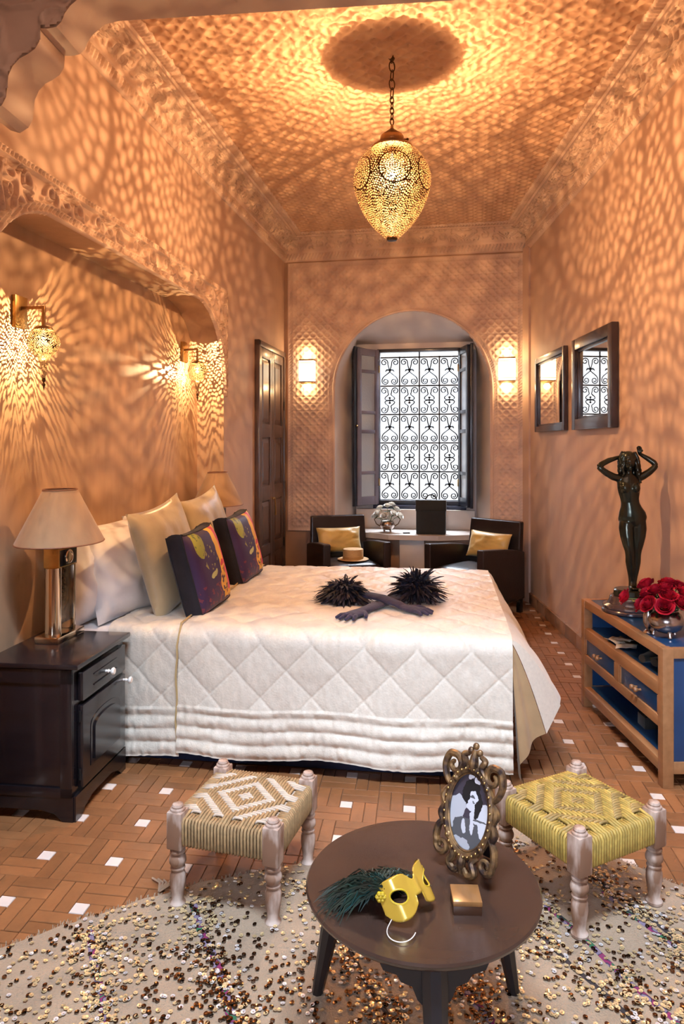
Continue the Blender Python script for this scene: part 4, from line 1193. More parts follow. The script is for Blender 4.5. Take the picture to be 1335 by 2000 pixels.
me_wf = [blossom(m_wflower, 0.042, ROSE_L, s) for s in (4,5)]
def leaf_mesh(m, L, W):
    b = MB(); rows = []
    for i in range(7):
        t = i/6; w = W*math.sin(PI*min(1,t*0.97+0.03))**0.8; z = 0.25*L*math.sin(PI*t*0.7)
        rows.append([(L*t, -w/2, z+0.012*w), (L*t, 0, z-0.1*w), (L*t, w/2, z+0.012*w)])
    b.grid(rows); return b.mesh('leaf', m, 70)
me_leaf = leaf_mesh(m_leaf, 0.055, 0.030); me_leaf_y = leaf_mesh(m_leaf2, 0.05, 0.022)
def flower(name, me, base, head, label, cat, group, leafm=None, nleaf=2, seed=0):
    r = random.Random(seed)
    t = thing(name, label, cat, base, 0, group)
    d = Vector(head)-Vector(base)
    mid = d*0.55 + Vector((0,0,0.25*d.length))
    if d.length < 0.02: mid = d*0.5
    b = MB(); b.tube([(0,0,0), tuple(mid*0.8), tuple(d)], 0.0025, 5); b.build('stem', m_stem, t)
    h = link('blossom', me, t, tuple(d))
    ax = (Vector((d.x, d.y, 0))*1.3 + Vector((0,0,abs(d.z)+0.02))).normalized()
    h.rotation_euler = ax.to_track_quat('Z', 'X').to_euler()
    h.rotation_euler.rotate_axis('Z', r.uniform(0, 6))
    for k in range(nleaf):
        l = link('leaf', leafm or me_leaf, t, tuple(d*r.uniform(0.6,0.85)))
        l.rotation_euler = (r.uniform(-.5,.5), r.uniform(-0.2,0.8), r.uniform(0, 2*PI))
    return t
def tier_labels(pts, what, where):
    """one label per bloom: its tier in the bunch and its place from the left, as seen from the room"""
    o = sorted(range(len(pts)), key=lambda i: -pts[i][2]); k = math.ceil(len(pts)/3)
    lab = {}
    for t, nm in enumerate(('topmost', 'middle', 'lowest')):
        ids = sorted(o[t*k:(t+1)*k], key=lambda i: pts[i][0])
        for r, i in enumerate(ids):
            pl = ('leftmost', 'second from left', 'third from left', 'fourth from left', 'fifth from left', 'sixth from left')[r]
            if r == len(ids)-1 and r > 0: pl = 'rightmost'
            lab[i] = '%s, %s in the %s row of the %s' % (what, pl, nm, where)
    return lab
# white flowers in a small silver bowl on the shelf
vb = shp(-0.26, 0.10)
vz = thing('silver_vase', 'small footed silver bowl holding white flowers on the window shelf', 'vase', vb)
mb = MB(); mb.lathe([(0.0,0.026),(0.03,0.022),(0.060,0.035),(0.078,0.062),(0.080,0.085),(0.070,0.105),(0.066,0.112),(0.060,0.108),(0.05,0.09),(0.0,0.08)], 24, cap=False); mb.build('bowl', m_silver, vz)
for k in range(4):
    a = PI/4+k*PI/2; mb = MB(); mb.ball((0.045*math.cos(a),0.045*math.sin(a),0.012),0.011,0.011,0.012,8,6); mb.tube([(0.045*math.cos(a),0.045*math.sin(a),0.012),(0.05*math.cos(a),0.05*math.sin(a),0.035)],0.006,6); mb.build('foot', m_silver, vz)
for s in (-1,1):
    mb = MB(); mb.tube([(s*0.075,0,0.06),(s*0.115,0,0.085),(s*0.135,0,0.13),(s*0.10,0,0.17)],[.006,.005,.005,.006],6); mb.build('handle', m_chain, vz)
hd = [(-0.10,-0.03,0.19),(-0.035,-0.075,0.165),(0.06,-0.06,0.185),(0.0,-0.02,0.26),(-0.07,0.03,0.235),(0.09,0.02,0.225),(0.12,-0.045,0.165),(-0.125,0.02,0.155),(0.045,0.03,0.27)]
LW = tier_labels(hd, 'white bloom', 'shelf bowl')
for k, q in enumerate(hd):
    flower('white_flower', me_wf[k % 2], tuple(vb+Vector((q[0]*.3,q[1]*.3,0.09))), tuple(vb+Vector(q)), LW[k], 'flower', 'white blooms in the silver bowl', nleaf=2, seed=k)
# black handbag
m_bag = mat('black_fabric', (0.012, 0.012, 0.011), 0.75, var=0.3, vscale=30, sheen=0.2)
bp_ = shp(0.20, 0.02)
bag = thing('handbag', 'square black handbag with ring handle standing on the window shelf', 'handbag', bp_, math.atan2(-eB.y,-eB.x))
mb = MB(); mb.box(-0.15,0.15,-0.06,0.06,0,0.345,0.012); mb.build('body', m_bag, bag)
mb = MB(); mb.box(-0.154,0.154,-0.067,0.064,0.235,0.350,0.008); mb.build('flap', m_bag, bag)
mb = MB(); mb.tube([(0.055*math.cos(a),0,0.345+0.055*math.sin(a)) for a in np.linspace(0,PI,14)],0.007,6); mb.build('handle', m_iron, bag)
ph = shp(-0.05, 0.0)
mb = MB(); mb.box(-0.035,0.035,-0.018,0.018,0,0.012,0.003); o = mb.build('remote_control', m_bag, None, ph, 0.1); tag(o, 'small dark remote control lying on the window shelf', 'remote')
# low side table with dish just beyond the bed
sp = (0.425, 6.0, 0.0)
st = thing('side_table', 'small dark round side table just beyond the far edge of the bed', 'side table', sp)
mb = MB(); mb.lathe([(0.085,0.458),(0.09,0.466),(0.085,0.474),(0.0,0.474)], 24, cap=False); mb.build('top', m_dark, st)
mb = MB(); mb.lathe([(0.10,0),(0.10,0.012),(0.02,0.03),(0.016,0.24),(0.022,0.26),(0.016,0.28),(0.018,0.46)], 20); mb.build('pedestal', m_dark, st)
ds = thing('ashtray', 'white dish with dark centre on the small side table beyond the bed', 'dish', (0.425,6.0,0.474))
mb = MB(); mb.lathe([(0.045,0.0),(0.062,0.022),(0.058,0.028),(0.040,0.016),(0.0,0.014)], 24, cap=False); mb.build('dish', m_porc, ds)
mb = MB(); mb.lathe([(0.0,0.016),(0.020,0.018),(0.018,0.030),(0.0,0.032)], 14, cap=False); mb.build('dish_centre', m_dark, ds)

# ---------------------------------------------------------------- framed mirrors on the right wall
m_fr = mat('dark_wood_frame', (0.045, 0.026, 0.028), 0.34, var=0.3, vscale=6, coat=0.25)
m_mirror = mat('mirror_glass', (0.86, 0.84, 0.82), 0.015, metal=1.0)
def framed_mirror(Y0, Y1, z0, z1, label, fw, dep, tilt):
    s0, s1 = (BR.y-Y1)/0.99973, (BR.y-Y0)/0.99973
    t = thing('framed_mirror', label, 'mirror')
    M0 = Matrix.Translation(wallp(BR, eR, nR, (s0+s1)/2, z0, 0.004)) @ Matrix((eR, nR, UP)).transposed().to_4x4() @ Matrix.Rotation(-tilt, 4, 'X')
    t.matrix_world = M0                          # x towards the camera, y into the room
    W, Hh = s1-s0, z1-z0
    for a0,a1,b0,b1 in ((-W/2,-W/2+fw,0,Hh),(W/2-fw,W/2,0,Hh),(-W/2+fw,W/2-fw,0,fw),(-W/2+fw,W/2-fw,Hh-fw,Hh)):
        mb = MB(); mb.box(a0,a1,0.0,dep,b0,b1,0.004); mb.build('frame_rail', m_fr, t)
    for a0,a1,b0,b1 in ((-W/2+fw,-W/2+fw+.018,fw,Hh-fw),(W/2-fw-.018,W/2-fw,fw,Hh-fw),(-W/2+fw,W/2-fw,fw,fw+.018),(-W/2+fw,W/2-fw,Hh-fw-.018,Hh-fw)):
        mb = MB(); mb.box(a0,a1,0.0,dep*0.55,b0,b1,0.002); mb.build('inner_slip', m_fr, t)
    mb = MB(); mb.box(-W/2+fw*.8,W/2-fw*.8,0.006,0.012,fw*.8,Hh-fw*.8); mb.build('mirror', m_mirror, t)
    return t
framed_mirror(5.71, 6.66, 1.665, 2.345, 'dark-framed wall mirror nearer the window corner, reflecting a lit sconce', 0.050, 0.035, 0.0)
framed_mirror(4.60, 5.47, 1.660, 2.345, 'broad dark-framed wall mirror above the statue, reflecting the window grille', 0.080, 0.045, 0.0)

# ---------------------------------------------------------------- blue cabinet
m_wood = mat('honey_oiled_wood', (0.38, 0.185, 0.078), 0.45, var=0.4, vscale=4, stretch=(7,0.8,7), col2=(0.29,0.135,0.055))
m_blue = mat('deep_blue_paint', (0.012, 0.055, 0.155), 0.32, var=0.3, vscale=5, coat=0.2)
CXF, CYN, CYF, CH_, CD = 1.442, 3.20, 4.255, 0.63, 0.318
cab = thing('console_cabinet', 'low wooden cabinet with deep blue panels, drawers and open shelves under the statue', 'cabinet', (CXF, CYN, 0), math.radians(0.7))
Lc = CYF-CYN
pw = 0.05
for x in (0, CD-pw):
    for y in (0, Lc-pw):
        mb = MB(); mb.box(x,x+pw,y,y+pw,0,CH_,0.003); mb.build('post', m_wood, cab)
def rail(x0,x1,y0,y1,z0,z1,nm='rail',m=None):
    mb = MB(); mb.box(x0,x1,y0,y1,z0,z1,0.003); return mb.build(nm, m or m_wood, cab)
for z0,z1 in ((CH_-.045,CH_),(0.405,0.465),(0.262,0.312),(0.065,0.118)): rail(0.002,0.04,pw,Lc-pw,z0,z1)
for y0,y1 in ((0,0.038),(Lc-.038,Lc)):
    for z0,z1 in ((CH_-.045,CH_),(0.065,0.118)): rail(pw,CD-pw,y0+.002,y1-.002,z0,z1)
    rail(pw-.005,CD-pw+.005,y0+.012,y1-.012,0.11,CH_-.04,'end_panel',m_blue)
rail(0.04,CD-0.004,0.03,Lc-.03,CH_-.03,CH_-.002,'top_panel',m_blue)
rail(CD-.02,CD-.004,0.03,Lc-.03,0.10,CH_-.03,'back_panel',m_blue)
rail(0.03,CD-.02,0.03,Lc-.03,0.452,0.463,'upper_shelf',m_blue)
rail(0.03,CD-.02,0.03,Lc-.03,0.262,0.275,'drawer_floor',m_blue)
rail(0.03,CD-.02,0.03,Lc-.03,0.092,0.116,'lower_shelf',m_blue)
rail(0.002,0.04,Lc/2-.025,Lc/2+.025,0.31,0.408)
for y0,y1 in ((pw,Lc/2-.025),(Lc/2+.025,Lc-pw)):
    d = bpy.data.objects.new('drawer', None); COL.objects.link(d); d.parent = cab
    mb = MB(); mb.box(0.010,0.028,y0+.003,y1-.003,0.315,0.402,0.002); mb.build('drawer_front', m_blue, d)
    for a0,a1,b0,b1 in ((y0+.003,y0+.018,.315,.402),(y1-.018,y1-.003,.315,.402)):
        mb = MB(); mb.box(0.004,0.02,a0,a1,b0,b1,0.002); mb.build('edge_strip', m_wood, d)
    for dy in (-0.022, 0.022):
        mb = MB(); MM = Matrix.Translation((0.010,(y0+y1)/2+dy,0.36)) @ Matrix.Rotation(-PI/2,4,'Y'); mb.lathe([(0.006,0),(0.005,0.012),(0.010,0.018),(0.013,0.026),(0.010,0.034),(0,0.036)], 12, M=MM, cap=False); mb.build('knob', m_wood, d)
MC = Matrix.Translation((CXF,CYN,0)) @ Matrix.Rotation(math.radians(0.7),4,'Z')
def cp(x,y,z): return MC @ Vector((x,y,z))
# things on its shelves
m_paper = mat('old_paper', (0.60,0.52,0.42), 0.8, var=0.25, vscale=15)
for k,(y,r,lab) in enumerate(((0.70,0.4,'curled sheet of old paper on the upper shelf of the cabinet, farther one'),(0.60,1.1,'folded paper corner poking out of the upper shelf of the cabinet'))):
    b = MB(); rows = []
    for i in range(7):
        rows.append([( -0.06+0.12*i/6, -0.05+0.10*j/4, 0.004+0.018*abs(math.sin(i*0.9+j*0.5+k))) for j in range(5)])
    b.grid(rows); o = b.build('paper_sheet', m_paper, None, cp(0.085,y,0.463), r); so = o.modifiers.new('t','SOLIDIFY'); so.thickness = 0.0015
    tag(o, lab, 'paper')
bn = thing('binoculars', 'dark brass opera glasses lying on the upper shelf of the cabinet', 'binoculars', cp(0.10,0.30,0.463), 0.5)
for s in (-1,1):
    mb = MB(); MM = Matrix.Translation((0,s*0.035,0.032)) @ Matrix.Rotation(PI/2,4,'Y'); mb.lathe([(0.020,-0.05),(0.022,-0.02),(0.030,0.03),(0.032,0.06)], 18, M=MM); mb.build('barrel', m_bag, bn)
    mb = MB(); MM = Matrix.Translation((0,s*0.035,0.032)) @ Matrix.Rotation(PI/2,4,'Y'); mb.lathe([(0.0335,0.05),(0.0335,0.062)], 18, M=MM); mb.build('brass_ring', m_brass, bn)
mb = MB(); mb.box(-0.02,0.02,-0.02,0.02,0.026,0.038,0.003); mb.build('bridge', m_brass, bn)
lt = thing('small_lantern', 'small black peaked lantern on the lower shelf of the cabinet', 'lantern', cp(0.13,0.42,0.116))
mb = MB(); mb.box(-0.045,0.045,-0.045,0.045,0,0.06,0.003); mb.build('case', m_bag, lt)
mb = MB(); mb.lathe([(0.062,0.06),(0.05,0.066),(0.018,0.10),(0.006,0.112),(0.006,0.125),(0.0,0.127)], 4, cap=False); mb.build('roof', m_iron, lt, rotz=PI/4, smooth=20)
mb = MB(); mb.tube([(0.014*math.cos(a),0,0.132+0.014*math.sin(a)) for a in np.linspace(0,2*PI,12,endpoint=False)],0.003,5,closed=True); mb.build('ring', m_silver, lt)

# ---------------------------------------------------------------- bronze statue
m_bronze = mat('green_brown_bronze', (0.036, 0.048, 0.036), 0.22, metal=0.7, var=0.5, vscale=9, col2=(0.040,0.032,0.022), spec=0.6)
m_marble = mat('violet_brown_marble', (0.090, 0.060, 0.062), 0.16, var=0.5, vscale=9, coat=0.4, col2=(0.05,0.035,0.045))
sb = cp(0.150, 0.715, CH_)
stt = thing('bronze_statue', 'bronze statue of a standing nude with raised arms on a stepped round marble base', 'statue', sb, math.radians(-6))
mb = MB(); mb.lathe([(0.142,0),(0.148,0.006),(0.148,0.016),(0.142,0.022),(0.144,0.030),(0.140,0.038),(0.118,0.048),(0.108,0.066),(0.104,0.084),(0.098,0.090),(0.0,0.092)], 48, cap=False); mb.build('marble_base', m_marble, stt)
mb = MB(); mb.lathe([(0.086,0.090),(0.088,0.094),(0.086,0.120),(0.078,0.126),(0.0,0.127)], 12, cap=False); mb.build('rock_plinth', m_bronze, stt, smooth=20)
# figure: local -x faces the camera's left; the body faces -y (towards the camera)
def ell_tube(b, rings, n=16):
    """rings: (x,y,z,rx,ry)"""
    P = [[(x+rx*math.cos(2*PI*k/n), y+ry*math.sin(2*PI*k/n), z) for k in range(n)] for x,y,z,rx,ry in rings]
    b.grid(P, wrap=True)
    b.add(P[0], [tuple(range(n-1,-1,-1))]); b.add(P[-1], [tuple(range(n))])
Z0 = 0.127; K = 0.745/1.62      # figure scale: heights below for a 1.62 m body
b = MB()
def R(*a): return tuple(v*K for v in a)
def rg(L): return [(x*K, y*K, Z0+z*K, rx*K, ry*K) for x,y,z,rx,ry in L]
# torso (hip swung to +x)
ell_tube(b, rg([(0.035,0,0.76,0.10,0.085),(0.035,0.004,0.81,0.150,0.105),(0.034,0.004,0.86,0.164,0.110),(0.028,0,0.92,0.150,0.104),(0.014,-0.004,0.98,0.120,0.090),(0.002,-0.006,1.03,0.106,0.080),(-0.006,-0.006,1.08,0.108,0.082),(-0.010,-0.004,1.14,0.122,0.090),(-0.012,0,1.20,0.132,0.094),(-0.012,0.004,1.27,0.135,0.086),(-0.012,0.008,1.33,0.118,0.070),(-0.010,0.010,1.37,0.07,0.055)]), 20)
ell_tube(b, rg([(-0.010,0.010,1.34,0.052,0.05),(-0.012,0.004,1.40,0.046,0.046),(-0.014,-0.006,1.45,0.05,0.05)]), 14)
for s, z in ((-1, 1.205), (1, 1.205)): b.ball(R(-0.012+s*0.062, -0.062, 0)[:2]+(Z0+z*K,), 0.054*K, 0.052*K, 0.062*K, 14, 10)
for s in (-1,1): b.ball(((0.036+s*0.075)*K, 0.072*K, Z0+0.83*K), 0.078*K, 0.07*K, 0.08*K, 12, 8)
# legs: right of picture straight, left of picture bent and crossing in
ell_tube(b, rg([(0.098,0.005,0.80,0.088,0.096),(0.104,0.004,0.72,0.090,0.096),(0.098,0.0,0.62,0.082,0.088),(0.086,-0.004,0.52,0.068,0.074),(0.076,-0.006,0.45,0.057,0.062),(0.074,-0.004,0.40,0.053,0.056),(0.074,0.012,0.32,0.055,0.060),(0.068,0.014,0.24,0.048,0.052),(0.058,0.010,0.14,0.034,0.038),(0.052,0.008,0.07,0.028,0.034),(0.052,0.0,0.02,0.032,0.045),(0.052,-0.01,0.0,0.03,0.05)]), 16)
ell_tube(b, rg([(-0.038,0.0,0.80,0.084,0.092),(-0.044,-0.010,0.72,0.086,0.092),(-0.040,-0.028,0.62,0.078,0.084),(-0.030,-0.046,0.52,0.065,0.070),(-0.018,-0.055,0.45,0.055,0.060),(-0.014,-0.052,0.40,0.051,0.056),(-0.006,-0.028,0.32,0.052,0.058),(0.006,-0.008,0.24,0.045,0.050),(0.016,0.008,0.14,0.033,0.036),(0.018,0.012,0.08,0.028,0.032),(0.016,0.0,0.03,0.030,0.046),(0.012,-0.02,0.0,0.028,0.052)]), 16)
for fx in (0.052, 0.012):
    b.ball((fx*K, -0.055*K, Z0+0.016*K), 0.034*K, 0.085*K, 0.026*K, 10, 6)
# head
b.ball((-0.016*K, -0.012*K, Z0+1.515*K), 0.078*K, 0.092*K, 0.108*K, 16, 12)
b.ball((-0.022*K, -0.104*K, Z0+1.492*K), 0.016*K, 0.024*K, 0.030*K, 8, 6)
b.ball((-0.022*K, -0.094*K, Z0+1.532*K), 0.050*K, 0.018*K, 0.014*K, 8, 6)
b.ball((-0.022*K, -0.092*K, Z0+1.450*K), 0.024*K, 0.020*K, 0.012*K, 8, 6)
b.ball((-0.020*K, -0.080*K, Z0+1.424*K), 0.026*K, 0.026*K, 0.022*K, 8, 6)
# arms: up and bent behind the head
def limb(pts, rs): b.tube([(x*K, y*K, Z0+z*K) for x,y,z in pts], [r*K for r in rs], 10)
limb([(-0.11,0.01,1.315),(-0.19,-0.005,1.335),(-0.28,-0.02,1.385),(-0.345,-0.02,1.435),(-0.365,-0.015,1.46)], [0.05,0.046,0.041,0.036,0.034])
limb([(-0.365,-0.015,1.455),(-0.33,0.0,1.485),(-0.24,0.02,1.53),(-0.15,0.03,1.56),(-0.09,0.035,1.575)], [0.034,0.036,0.034,0.026,0.022])
limb([(0.085,0.01,1.315),(0.15,0.0,1.345),(0.22,-0.01,1.395),(0.28,-0.01,1.45),(0.295,-0.005,1.475)], [0.05,0.046,0.042,0.036,0.034])
limb([(0.295,-0.005,1.47),(0.28,0.005,1.505),(0.22,0.02,1.55),(0.155,0.025,1.59),(0.115,0.02,1.615)], [0.034,0.036,0.033,0.026,0.022])
# hands: palm with five fingers
limb([(-0.10,0.035,1.573),(-0.06,0.03,1.58),(-0.03,0.03,1.583)], [0.022,0.026,0.018])
limb([(0.12,0.02,1.61),(0.11,0.0,1.635),(0.108,-0.01,1.65)], [0.022,0.026,0.020])
for k, (dx, dz, ln) in enumerate(((-0.022,0.0,0.055),(-0.008,0.006,0.066),(0.006,0.006,0.062),(0.019,0.0,0.050))):
    limb([(0.108+dx,-0.008,1.65+dz),(0.103+dx*1.3,-0.022,1.65+dz+ln*0.55),(0.095+dx*1.3,-0.045,1.65+dz+ln*0.8)], [0.0095,0.009,0.0075])
    limb([(-0.03,0.03+dx,1.585+dz),(0.0,0.02+dx*1.3,1.60+dz),(0.025,0.0+dx*1.3,1.61+dz)], [0.0095,0.009,0.0075])
limb([(0.118,-0.005,1.625),(0.14,-0.025,1.645),(0.135,-0.04,1.665)], [0.010,0.009,0.008])
limb([(-0.07,0.02,1.575),(-0.05,-0.01,1.565),(-0.03,-0.02,1.56)], [0.010,0.009,0.008])
fig = b.build('figure', m_bronze, stt, smooth=0)
rm_ = fig.modifiers.new('skin', 'REMESH'); rm_.mode = 'VOXEL'; rm_.voxel_size = 0.0042; rm_.use_smooth_shade = True
sm = fig.modifiers.new('smooth', 'SMOOTH'); sm.iterations = 5; sm.factor = 0.5
# hair: wavy locks falling over the shoulder on the right
b = MB(); r_ = random.Random(5)
b.ball((-0.016*K, 0.004*K, Z0+1.548*K), 0.096*K, 0.100*K, 0.098*K, 16, 12)
for k in range(70):
    a = r_.uniform(0, 2*PI); zt_ = r_.uniform(1.50, 1.62); x0 = -0.016+0.092*math.cos(a); y0 = 0.02+0.09*math.sin(a)
    if y0 < -0.04 and abs(x0+0.016) < 0.05: continue
    sx_ = 0.05 if x0 > -0.02 else -0.005
    pts = [(x0*K*0.8, y0*K*0.8, Z0+(zt_+0.02)*K)]
    for q in range(1, 6):
        pts.append(((x0+sx_*q/5+0.012*math.sin(q*2.2+k))*K, (y0+0.010*math.cos(q*2.0+k))*K, Z0+(zt_-0.042*q*(1.15 if x0 > -0.02 else 0.8))*K))
    b.tube(pts, [0.016*K,0.022*K,0.022*K,0.021*K,0.018*K,0.008*K], 6)
hair = b.build('hair', m_bronze, stt, smooth=80)

# ---------------------------------------------------------------- silver bowl of red roses
rb = cp(0.115, 0.215, CH_)
bw_ = thing('silver_bowl', 'round footed silver bowl with spout full of red roses on the cabinet', 'bowl', rb)
mb = MB(); mb.lathe([(0.0,0.020),(0.04,0.022),(0.066,0.038),(0.079,0.064),(0.079,0.085),(0.068,0.108),(0.052,0.122),(0.056,0.130),(0.052,0.132),(0.046,0.122),(0.0,0.10)], 28, cap=False); mb.build('bowl_body', m_silver, bw_)
for a in (0.4, 2.5, 4.6):
    mb = MB(); mb.tube([(0.05*math.cos(a),0.05*math.sin(a),0.030),(0.056*math.cos(a),0.056*math.sin(a),0.014),(0.058*math.cos(a),0.058*math.sin(a),0.003)],[.011,.005,.008],8); mb.build('foot', m_silver, bw_)
sj = thing('silver_creamer', 'slim silver jug standing left of the rose bowl on the cabinet', 'jug', cp(0.060, 0.285, CH_))
mb = MB(); mb.lathe([(0.024,0.0),(0.022,0.006),(0.010,0.016),(0.013,0.028),(0.024,0.05),(0.024,0.085),(0.018,0.105),(0.023,0.118),(0.020,0.118),(0.014,0.105),(0.0,0.09)], 18, cap=False); mb.build('jug_body', m_silver, sj)
mb = MB(); mb.tube([(0.022,0.0,0.10),(0.045,0.0,0.095),(0.045,0.0,0.06),(0.022,0,0.05)],0.0035,6); mb.build('handle', m_silver, sj)
hr = [(-0.082,-0.02,0.150),(-0.062,0.045,0.185),(0.03,-0.065,0.165),(-0.01,-0.01,0.215),(0.085,-0.01,0.185),(-0.085,0.05,0.135),(0.03,0.05,0.225),(0.0,0.085,0.19),(-0.045,0.0,0.205),(0.075,0.05,0.215),(0.095,-0.06,0.145),(-0.045,0.10,0.215),(0.06,-0.03,0.205),(-0.035,-0.065,0.150),(-0.01,-0.045,0.190),(0.10,0.03,0.165),(-0.06,0.02,0.155),(0.02,0.02,0.235)]
LR = tier_labels(hr, 'red rose', 'cabinet bowl')
for k, q in enumerate(hr):
    flower('red_rose', me_roses[k % 3], tuple(rb+Vector((q[0]*.25,q[1]*.25,0.115))), tuple(rb+Vector(q)), LR[k], 'rose', 'red roses in the silver bowl', nleaf=2, seed=20+k)
flower('red_rose', me_roses[1], tuple(rb+Vector((-0.03,0.03,0.115))), tuple(rb+Vector((-0.150,0.075,0.165))), 'single red rose leaning out left towards the statue base', 'rose', 'red roses in the silver bowl', leafm=me_leaf_y, nleaf=3, seed=50)
# ---------------------------------------------------------------- rug with sequins
m_rug = mat('cream_wool', (0.37, 0.26, 0.17), 0.9, var=0.22, vscale=9, bump=0.6, bscale=160, sheen=0.3, bdist=0.006)
m_gold = mat('gold_sequin', (0.86, 0.66, 0.36), 0.22, metal=0.55, rnd=0.25)
m_silv = mat('silver_sequin', (0.84, 0.82, 0.82), 0.18, metal=0.5, rnd=0.2)
m_brnz = mat('dark_bronze_sequin', (0.16, 0.095, 0.055), 0.22, metal=1.0, rnd=0.4)
r1 = Vector((0.917, 0.399, 0)); r2 = Vector((0.399, -0.917, 0))
rug = thing('sequin_rug', 'cream wool rug scattered with gold and bronze sequins under the stools and round table', 'rug')
RZ_ = 0.011
pts = []
rr_ = random.Random(3)
for a, b in zip(rug_poly, rug_poly[1:]+rug_poly[:1]):
    n = max(1, int(math.dist(a, b)/0.035))
    for k in range(n):
        t = k/n; pts.append((a[0]+(b[0]-a[0])*t+rr_.uniform(-.006,.006), a[1]+(b[1]-a[1])*t+rr_.uniform(-.006,.006)))
mb = MB(); mb.prism(pts[::-1], 0.0008, RZ_); mb.build('wool_ground', m_rug, rug, smooth=0)
# fringe along the visible edges
mb = MB()
for i in range(len(pts)-1):
    p = Vector((*pts[i], 0)); 
    if p.y < 1.95: continue
    for k in range(5):
        q = p.lerp(Vector((*pts[i+1],0)), rr_.random()); d = Vector((rr_.uniform(-.6,.6), 1, 0)).normalized()
        if q.x > 0.9: d = Vector((1, rr_.uniform(-.4,.6), 0)).normalized()
        L_ = rr_.uniform(.006,.02)
        mb.tube([q+UP*0.008, q+d*L_*0.6+UP*(0.012+rr_.uniform(0,.008)), q+d*L_+UP*0.004], [.0016,.0014,.0008], 3)
stuff(raw_build(mb, 'fringe', m_rug, rug))
mb = MB(); q0 = Vector((-0.63, 2.45, 0))
for k in range(5): mb.tube([q0+UP*.01, q0+Vector((-0.01+0.012*k,0.05,0.012)), q0+Vector((-0.045+0.022*k,0.085-0.006*k,0.006))], 0.004, 4)
mb.build('corner_tassel', m_rug, rug)
# embroidered bands
def band_mat():
    m = bpy.data.materials.new('embroidered_wool'); m.use_nodes = True
    N = m.node_tree.nodes; L = m.node_tree.links; b = N['Principled BSDF']; b.inputs['Roughness'].default_value = 0.9
    tc = N.new('ShaderNodeTexCoord'); 
    def wave(sc, rot):
        mp = N.new('ShaderNodeMapping'); mp.inputs['Rotation'].default_value = (0,0,rot); L.new(tc.outputs['Object'], mp.inputs['Vector'])
        w = N.new('ShaderNodeTexWave'); w.inputs['Scale'].default_value = sc; w.inputs['Distortion'].default_value = 0.6; L.new(mp.outputs['Vector'], w.inputs['Vector']); return w.outputs['Fac']
    a, c = wave(7, 0.8), wave(7, -0.8)
    mul = N.new('ShaderNodeMath'); mul.operation = 'MULTIPLY'; L.new(a, mul.inputs[0]); L.new(c, mul.inputs[1])
    nz = N.new('ShaderNodeTexNoise'); nz.inputs['Scale'].default_value = 9; L.new(tc.outputs['Object'], nz.inputs['Vector'])
    ad = N.new('ShaderNodeMath'); ad.operation = 'ADD'; L.new(mul.outputs[0], ad.inputs[0]); L.new(nz.outputs['Fac'], ad.inputs[1])
    cr = N.new('ShaderNodeValToRGB'); cr.color_ramp.interpolation = 'CONSTANT'
    els = [(0,(0.02,0.016,0.02)),(0.42,(0.03,0.12,0.06)),(0.56,(0.28,0.02,0.11)),(0.85,(0.22,0.16,0.26)),(1.05/1.6,(0.04,0.03,0.05))]
    cr.color_ramp.elements[0].position = 0; cr.color_ramp.elements[0].color = (0.02,0.016,0.02,1)
    cr.color_ramp.elements[1].position = 0.40; cr.color_ramp.elements[1].color = (0.03,0.13,0.06,1)
    for p_, c_ in ((0.50,(0.20,0.02,0.09)),(0.66,(0.03,0.025,0.05)),(0.80,(0.20,0.15,0.22))):
        e = cr.color_ramp.elements.new(p_); e.color = (*c_,1)
    L.new(ad.outputs[0], cr.inputs['Fac']); L.new(cr.outputs['Color'], b.inputs['Base Color']); return m
m_band = band_mat()
m_band_d = mat('dark_woven_wool', (0.05,0.035,0.035), 0.95, var=0.5, vscale=30)
band_starts = []
for bx, by, w, m in ((-0.80,2.27,0.020,m_band),(-0.50,2.39,0.026,m_band),(-0.135,2.52,0.014,m_band_d),(0.14,2.50,0.024,m_band),(0.44,2.66,0.016,m_band_d),(0.60,2.56,0.020,m_band),(0.86,2.62,0.018,m_band_d),(0.90,2.45,0.020,m_band)):
    st_ = Vector((bx, by, 0)); band_starts.append(st_)
    mb = MB(); M = Matrix.Translation(st_) @ Matrix((r2, -r1, UP)).transposed().to_4x4()
    n = 30; P = []
    for i in range(n+1):
        s = i/n*0.95; wob = 0.006*math.sin(s*14)
        P.append([(s, -w/2+wob, RZ_), (s, -w/3+wob, RZ_+.003), (s, w/3+wob, RZ_+.003), (s, w/2+wob, RZ_)])
    mb.grid(P, M=M); mb.build('embroidered_band', m, rug, smooth=60)
